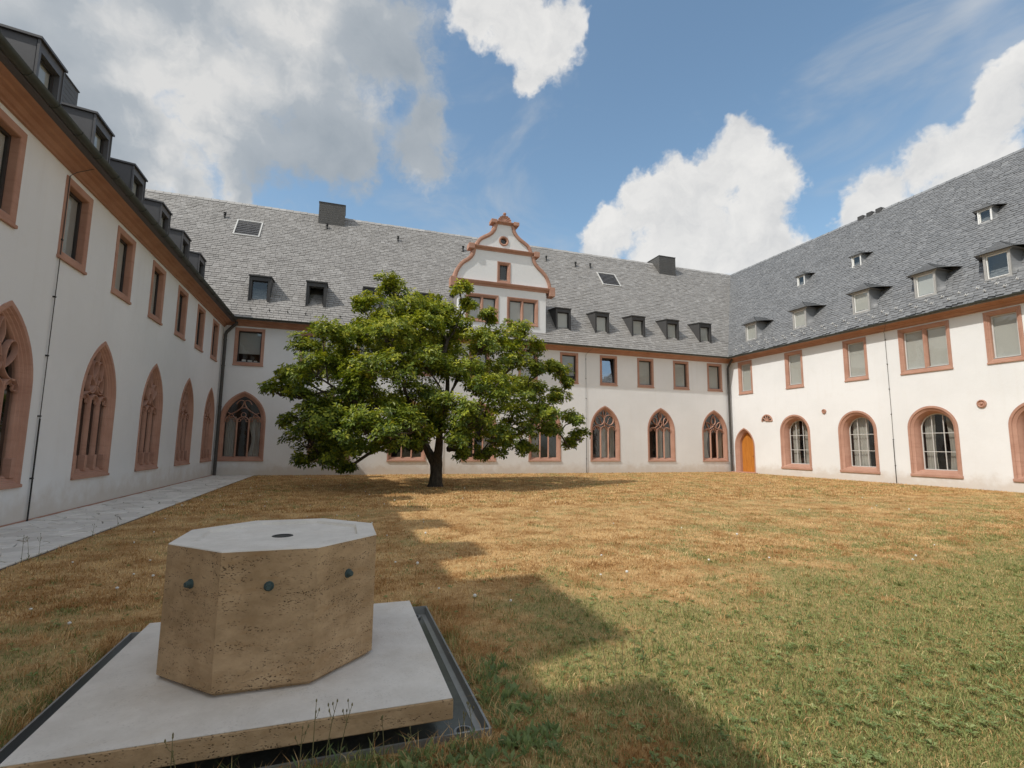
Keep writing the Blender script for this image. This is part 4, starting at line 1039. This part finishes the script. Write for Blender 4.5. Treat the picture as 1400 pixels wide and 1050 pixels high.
# ------------------------------------------------------------------ grass
def blades(name, n, sample, hmin, hmax, wmin, wmax, label, mat_=BLADE):
    x, y = sample(n); n = len(x); z = lawn_z(x, y)
    ang = rng.uniform(0, 2*np.pi, n); h = hmin+(hmax-hmin)*rng.random(n)**1.8; w = rng.uniform(wmin, wmax, n); lean = rng.uniform(.15, 1.5, n)*h; la = rng.uniform(0, 2*np.pi, n)
    dx, dy = np.cos(ang)*w/2, np.sin(ang)*w/2; lx, ly = np.cos(la)*lean, np.sin(la)*lean
    V = np.zeros((n, 5, 3), np.float32)
    V[:, 0] = np.stack([x-dx, y-dy, z-.004], 1); V[:, 1] = np.stack([x+dx, y+dy, z-.004], 1)
    V[:, 2] = np.stack([x+dx*.8+lx*.35, y+dy*.8+ly*.35, z+h*.62], 1); V[:, 3] = np.stack([x-dx*.8+lx*.35, y-dy*.8+ly*.35, z+h*.62], 1)
    V[:, 4] = np.stack([x+lx, y+ly, z+h*np.where(lean > h, .75, 1)], 1)
    b = (np.arange(n)*5)[:, None]
    loops = np.concatenate([b+np.array([[0, 1, 2, 3]]), b+np.array([[3, 2, 4]])], 1).astype(np.int32).ravel()
    me = bpy.data.meshes.new(name); me.vertices.add(n*5); me.vertices.foreach_set('co', V.ravel()); me.loops.add(n*7); me.loops.foreach_set('vertex_index', loops)
    st = np.empty(n*2, np.int32); st[0::2] = np.arange(n)*7; st[1::2] = np.arange(n)*7+4
    me.polygons.add(n*2); me.polygons.foreach_set('loop_start', st)
    me.materials.append(mat_); me.update(calc_edges=True); me.validate()
    a = me.attributes.new('rnd', 'FLOAT', 'FACE'); a.data.foreach_set('value', np.repeat(rng.random(n), 2).astype(np.float32))
    o = link(name, me); tag(o, label, 'grass', kind='stuff'); return o
def ok(x, y):
    inside = (x > TRAY[0]-.015) & (x < TRAY[1]+.015) & (y > TRAY[2]-.015) & (y < TRAY[3]+.015)
    vis = np.abs(np.arctan2(x, y)-R(18.7)) < R(50)
    return ~inside & (x > LX0+.02) & (x < LX1-.05) & (y < LY1-.04) & vis
def samp(y0, y1, p):
    def f(n):
        u = rng.random(n*3); y = y0*(y1/y0)**u if p == 'log' else y0+(y1-y0)*u
        x = rng.uniform(-1, 1, n*3)*(y*1.75+1.5)+y*.5; k = ok(x, y); return x[k][:n], y[k][:n]
    return f
blades('grass', 230000, samp(1.7, 6.0, 'log'), .010, .040, .0025, .0055, 'short parched grass around the fountain')
blades('grass', 150000, samp(5.5, 13.0, 'log'), .012, .042, .005, .011, 'straw coloured grass across the middle of the courtyard')
blades('grass', 110000, samp(12.0, 25.9, 'lin'), .018, .06, .010, .022, 'sunburnt grass towards the tree and the far walls')
def edge_samp(n):
    k = rng.integers(0, 4, n); t = rng.random(n)
    x = np.where(k == 0, TRAY[0]-.03-rng.random(n)*.10, np.where(k == 1, TRAY[1]+.03+rng.random(n)*.12, TRAY[0]+(TRAY[1]-TRAY[0])*t))
    y = np.where(k == 2, TRAY[2]-.03-rng.random(n)*.12, np.where(k == 3, TRAY[3]+.03+rng.random(n)*.1, TRAY[2]+(TRAY[3]-TRAY[2])*t)); return x, y
blades('grass', 5000, edge_samp, .03, .13, .003, .006, 'longer unmown grass fringing the steel tray')

def tuft_samp(n):
    m = 1500; y = 2.0*(20/2.0)**rng.random(m); x = rng.uniform(-1, 1, m)*(y*1.6+1)+y*.6; r = rng.uniform(.015, .06, m)
    k = rng.integers(0, m, n); x = x[k]+rng.normal(0, 1, n)*r[k]; y = y[k]+rng.normal(0, 1, n)*r[k]; q = ok(x, y); return x[q], y[q]
blades('grass', 42000, tuft_samp, .03, .085, .003, .007, 'taller grass tufts scattered over the dry lawn')
def ground_weeds():
    V = []; F = []; RN = []
    n = 0; ring = 0
    while ring < 420:            # leafy fringe along the tray
        ring += 1; side = random.random()
        if side < .6: x, y = random.uniform(-.9, 1.1), 2.62-abs(random.gauss(0, .12))
        else: x, y = .88+abs(random.gauss(0, .12)), random.uniform(2.5, 3.6)
        k = random.randint(4, 8); sz = random.uniform(.025, .075); ph = random.random()*6.28; tone = random.gauss(.35, .2)
        for q in range(k):
            a = ph+6.283*q/k+random.uniform(-.3, .3); L = sz*random.uniform(.7, 1.2); w = L*random.uniform(.10, .2); el = random.uniform(.4, 1.3); dx, dy = math.cos(a)*math.cos(el), math.sin(a)*math.cos(el); i = len(V)
            V += [(x, y, .0), (x+dx*L*.55-dy*w-w*.5, y+dy*L*.55+dx*w, math.sin(el)*L*.6), (x+dx*L, y+dy*L, math.sin(el)*L*.95), (x+dx*L*.55+dy*w+w*.5, y+dy*L*.55-dx*w, math.sin(el)*L*.6)]
            F += [(i, i+3, i+2, i+1)]; RN.append(min(1, max(0, tone+random.gauss(0, .1))))
    while n < 2600:
        y = 1.9*(7.5/1.9)**random.random(); x = random.uniform(-1, 1)*(y*1.6+1)+y*.6
        if not bool(ok(np.array([x]), np.array([y]))[0]): continue
        bias = (.9 if x > 1.5 else .5)*max(.0, 1-(y-2)/6)
        if random.random() > bias+.05: continue
        n += 1; k = random.randint(4, 8); sz = random.uniform(.012, .036); ph = random.random()*6.28; tone = random.gauss(.5, .2)
        for q in range(k):
            a = ph+6.283*q/k+random.uniform(-.3, .3); L = sz*random.uniform(.7, 1.2); w = L*random.uniform(.16, .30); el = random.uniform(.2, 1.1)
            dx, dy = math.cos(a), math.sin(a); i = len(V); z0 = .01
            V += [(x, y, z0), (x+dx*L*.55-dy*w, y+dy*L*.55+dx*w, z0+math.sin(el)*L*.6), (x+dx*L, y+dy*L, z0+math.sin(el)*L*.55), (x+dx*L*.55+dy*w, y+dy*L*.55-dx*w, z0+math.sin(el)*L*.6)]
            F += [(i, i+3, i+2, i+1)]; RN.append(min(1, max(0, tone+random.gauss(0, .1))))
    me = bpy.data.meshes.new('ground_weeds'); me.from_pydata(V, [], F); me.materials.append(WEED)
    a = me.attributes.new('rnd', 'FLOAT', 'FACE'); a.data.foreach_set('value', RN); me.update()
    tag(link('ground_weeds', me), 'low green broad-leaved weeds creeping through the dry lawn', 'weeds', kind='stuff')
ground_weeds()

# ------------------------------------------------------------------ dandelion clocks, tall weed stalks, sill boxes
def dandelions():
    m = MB(); m.cur = 0; m.tube([(0, 0, -.01), (.006, .004, .06), (.0, .01, .12)], [.0025, .002, .002], 5)
    m.cur = 1; prof = [(.001, -.013)]+[(.014*math.sin(math.pi*k/7), -.014*math.cos(math.pi*k/7)) for k in range(1, 7)]+[(.001, .014)]
    m.lathe(prof, (0, .01, .128), 9)
    o = m.build('dandelion_clock', [STALK, SEED], None)
    px = [(42, 845), (88, 870), (158, 818), (100, 780), (205, 775), (207, 800), (180, 752), (365, 690), (250, 700), (275, 690), (300, 684), (330, 680), (225, 714), (420, 668), (470, 672), (500, 676), (540, 690), (560, 690), (648, 836), (760, 690), (690, 675), (740, 672)]
    spots = [on_ground(x, y) for x, y in px]
    for _ in range(70):
        y = 4.5*(22/4.5)**random.random(); x = random.uniform(-3.3, 1.6) if random.random() < .55 else random.uniform(1, min(21, y*1.5+2))
        spots.append(Vector((x, y, 0)))
    first = True
    for s in spots:
        if not bool(ok(np.array([s.x]), np.array([s.y]))[0]): continue
        d = o if first else o.copy()
        if not first: COL.objects.link(d)
        first = False; sc = random.uniform(.7, 1.2); d.location = (s.x, s.y, float(lawn_z(s.x, s.y))); d.scale = (sc, sc, sc*random.uniform(.6, 1.1)); d.rotation_euler = (random.uniform(-.15, .15), random.uniform(-.15, .15), random.random()*6.28)
        tag(d, 'white fluffy dandelion clock on a thin stalk in the lawn', 'flower', 'dandelion clocks dotted over the lawn')
dandelions()
def stalks():
    def one(h, nb):
        m = MB(); lean = random.uniform(-.2, .2)*h; ly = random.uniform(-.1, .1)*h
        pts = [(0, 0, -.01), (lean*.25, ly*.2, h*.4), (lean*.6, ly*.5, h*.75), (lean, ly, h)]; m.cur = 0; m.tube(pts, [.0026, .0022, .0017, .0012], 5)
        ends = [Vector(pts[-1])]
        for k in range(nb):
            t = random.uniform(.45, .85); b = Vector(pts[1]).lerp(Vector(pts[3]), t); e = b+Vector((random.uniform(-.35, .35), random.uniform(-.2, .2), random.uniform(.25, .5)))*h*.4; m.tube([b, b.lerp(e, .5)+Vector((0, 0, -.01)), e], .0012, 4); ends.append(e)
        for e in ends: m.lathe([(.0008, -.005), (.0032, -.002), (.0036, .004), (.002, .009), (.0008, .011)], e, 6)
        for k in range(5):
            a = random.random()*6.28; z = random.uniform(.0, .35)*h; L = random.uniform(.03, .08); c = Vector((lean*.2*z/h, 0, z)); d = Vector((math.cos(a), math.sin(a), random.uniform(.2, .9))).normalized(); s = d.cross(Vector((0, 0, 1))).normalized()*.005
            m.cur = 1; m.face([c, c+d*L*.5+s, c+d*L, c+d*L*.5-s]); m.cur = 0
        return m.build('weed_stalk', [STALK, WEED])
    near = [(-.98, 2.60, .20), (-.74, 2.58, .24), (-.60, 2.60, .33), (-.55, 2.55, .28), (-.32, 2.50, .16), (-.10, 2.56, .30), (-.05, 2.60, .40), (.0, 2.58, .42), (.06, 2.60, .38), (.20, 2.56, .22), (.27, 2.60, .28), (.40, 2.55, .22), (.62, 2.58, .22), (.70, 2.60, .26)]
    for x, y, h in near: o = one(h*.8, random.randint(1, 3)); o.location = (x, y, 0); tag(o, 'thin weed stalk with small buds along the front of the tray', 'weed', 'weed stalks in front of the tray')
    for px, py, h in ((25, 772, .34), (38, 768, .30), (52, 768, .34), (120, 735, .2), (150, 722, .22)):
        s = on_ground(px, py); s.x = max(s.x, -3.6); o = one(h, 2); o.location = s; tag(o, 'thin weed stalk with seed heads at the edge of the flagstone path', 'weed', 'weed stalks beside the path')
    for px, py, h in ((842, 905, .20), (850, 915, .26), (868, 910, .24), (880, 905, .18), (830, 925, .16), (905, 915, .2)):
        s = on_ground(px, py); o = one(h, 1); o.location = s; tag(o, 'pale weed stalk standing in the open lawn beside the roof shadow', 'weed', 'weed stalks in the open lawn')
stalks()
for k, (u, w) in enumerate(((-4.52, .16), (-4.26, .18), (-4.02, .13))):
    b = MB(); b.box(-w/2, w/2, -.05, .05, 0, .17-.02*k, .006); lip = b.build('storage_box', WHITE, None, loc=(u, 25.93+.37, 5.235))
    tag(lip, 'small white box on the window sill above the wide traceried window by the corner downpipe', 'box', 'white boxes on an upper window sill')
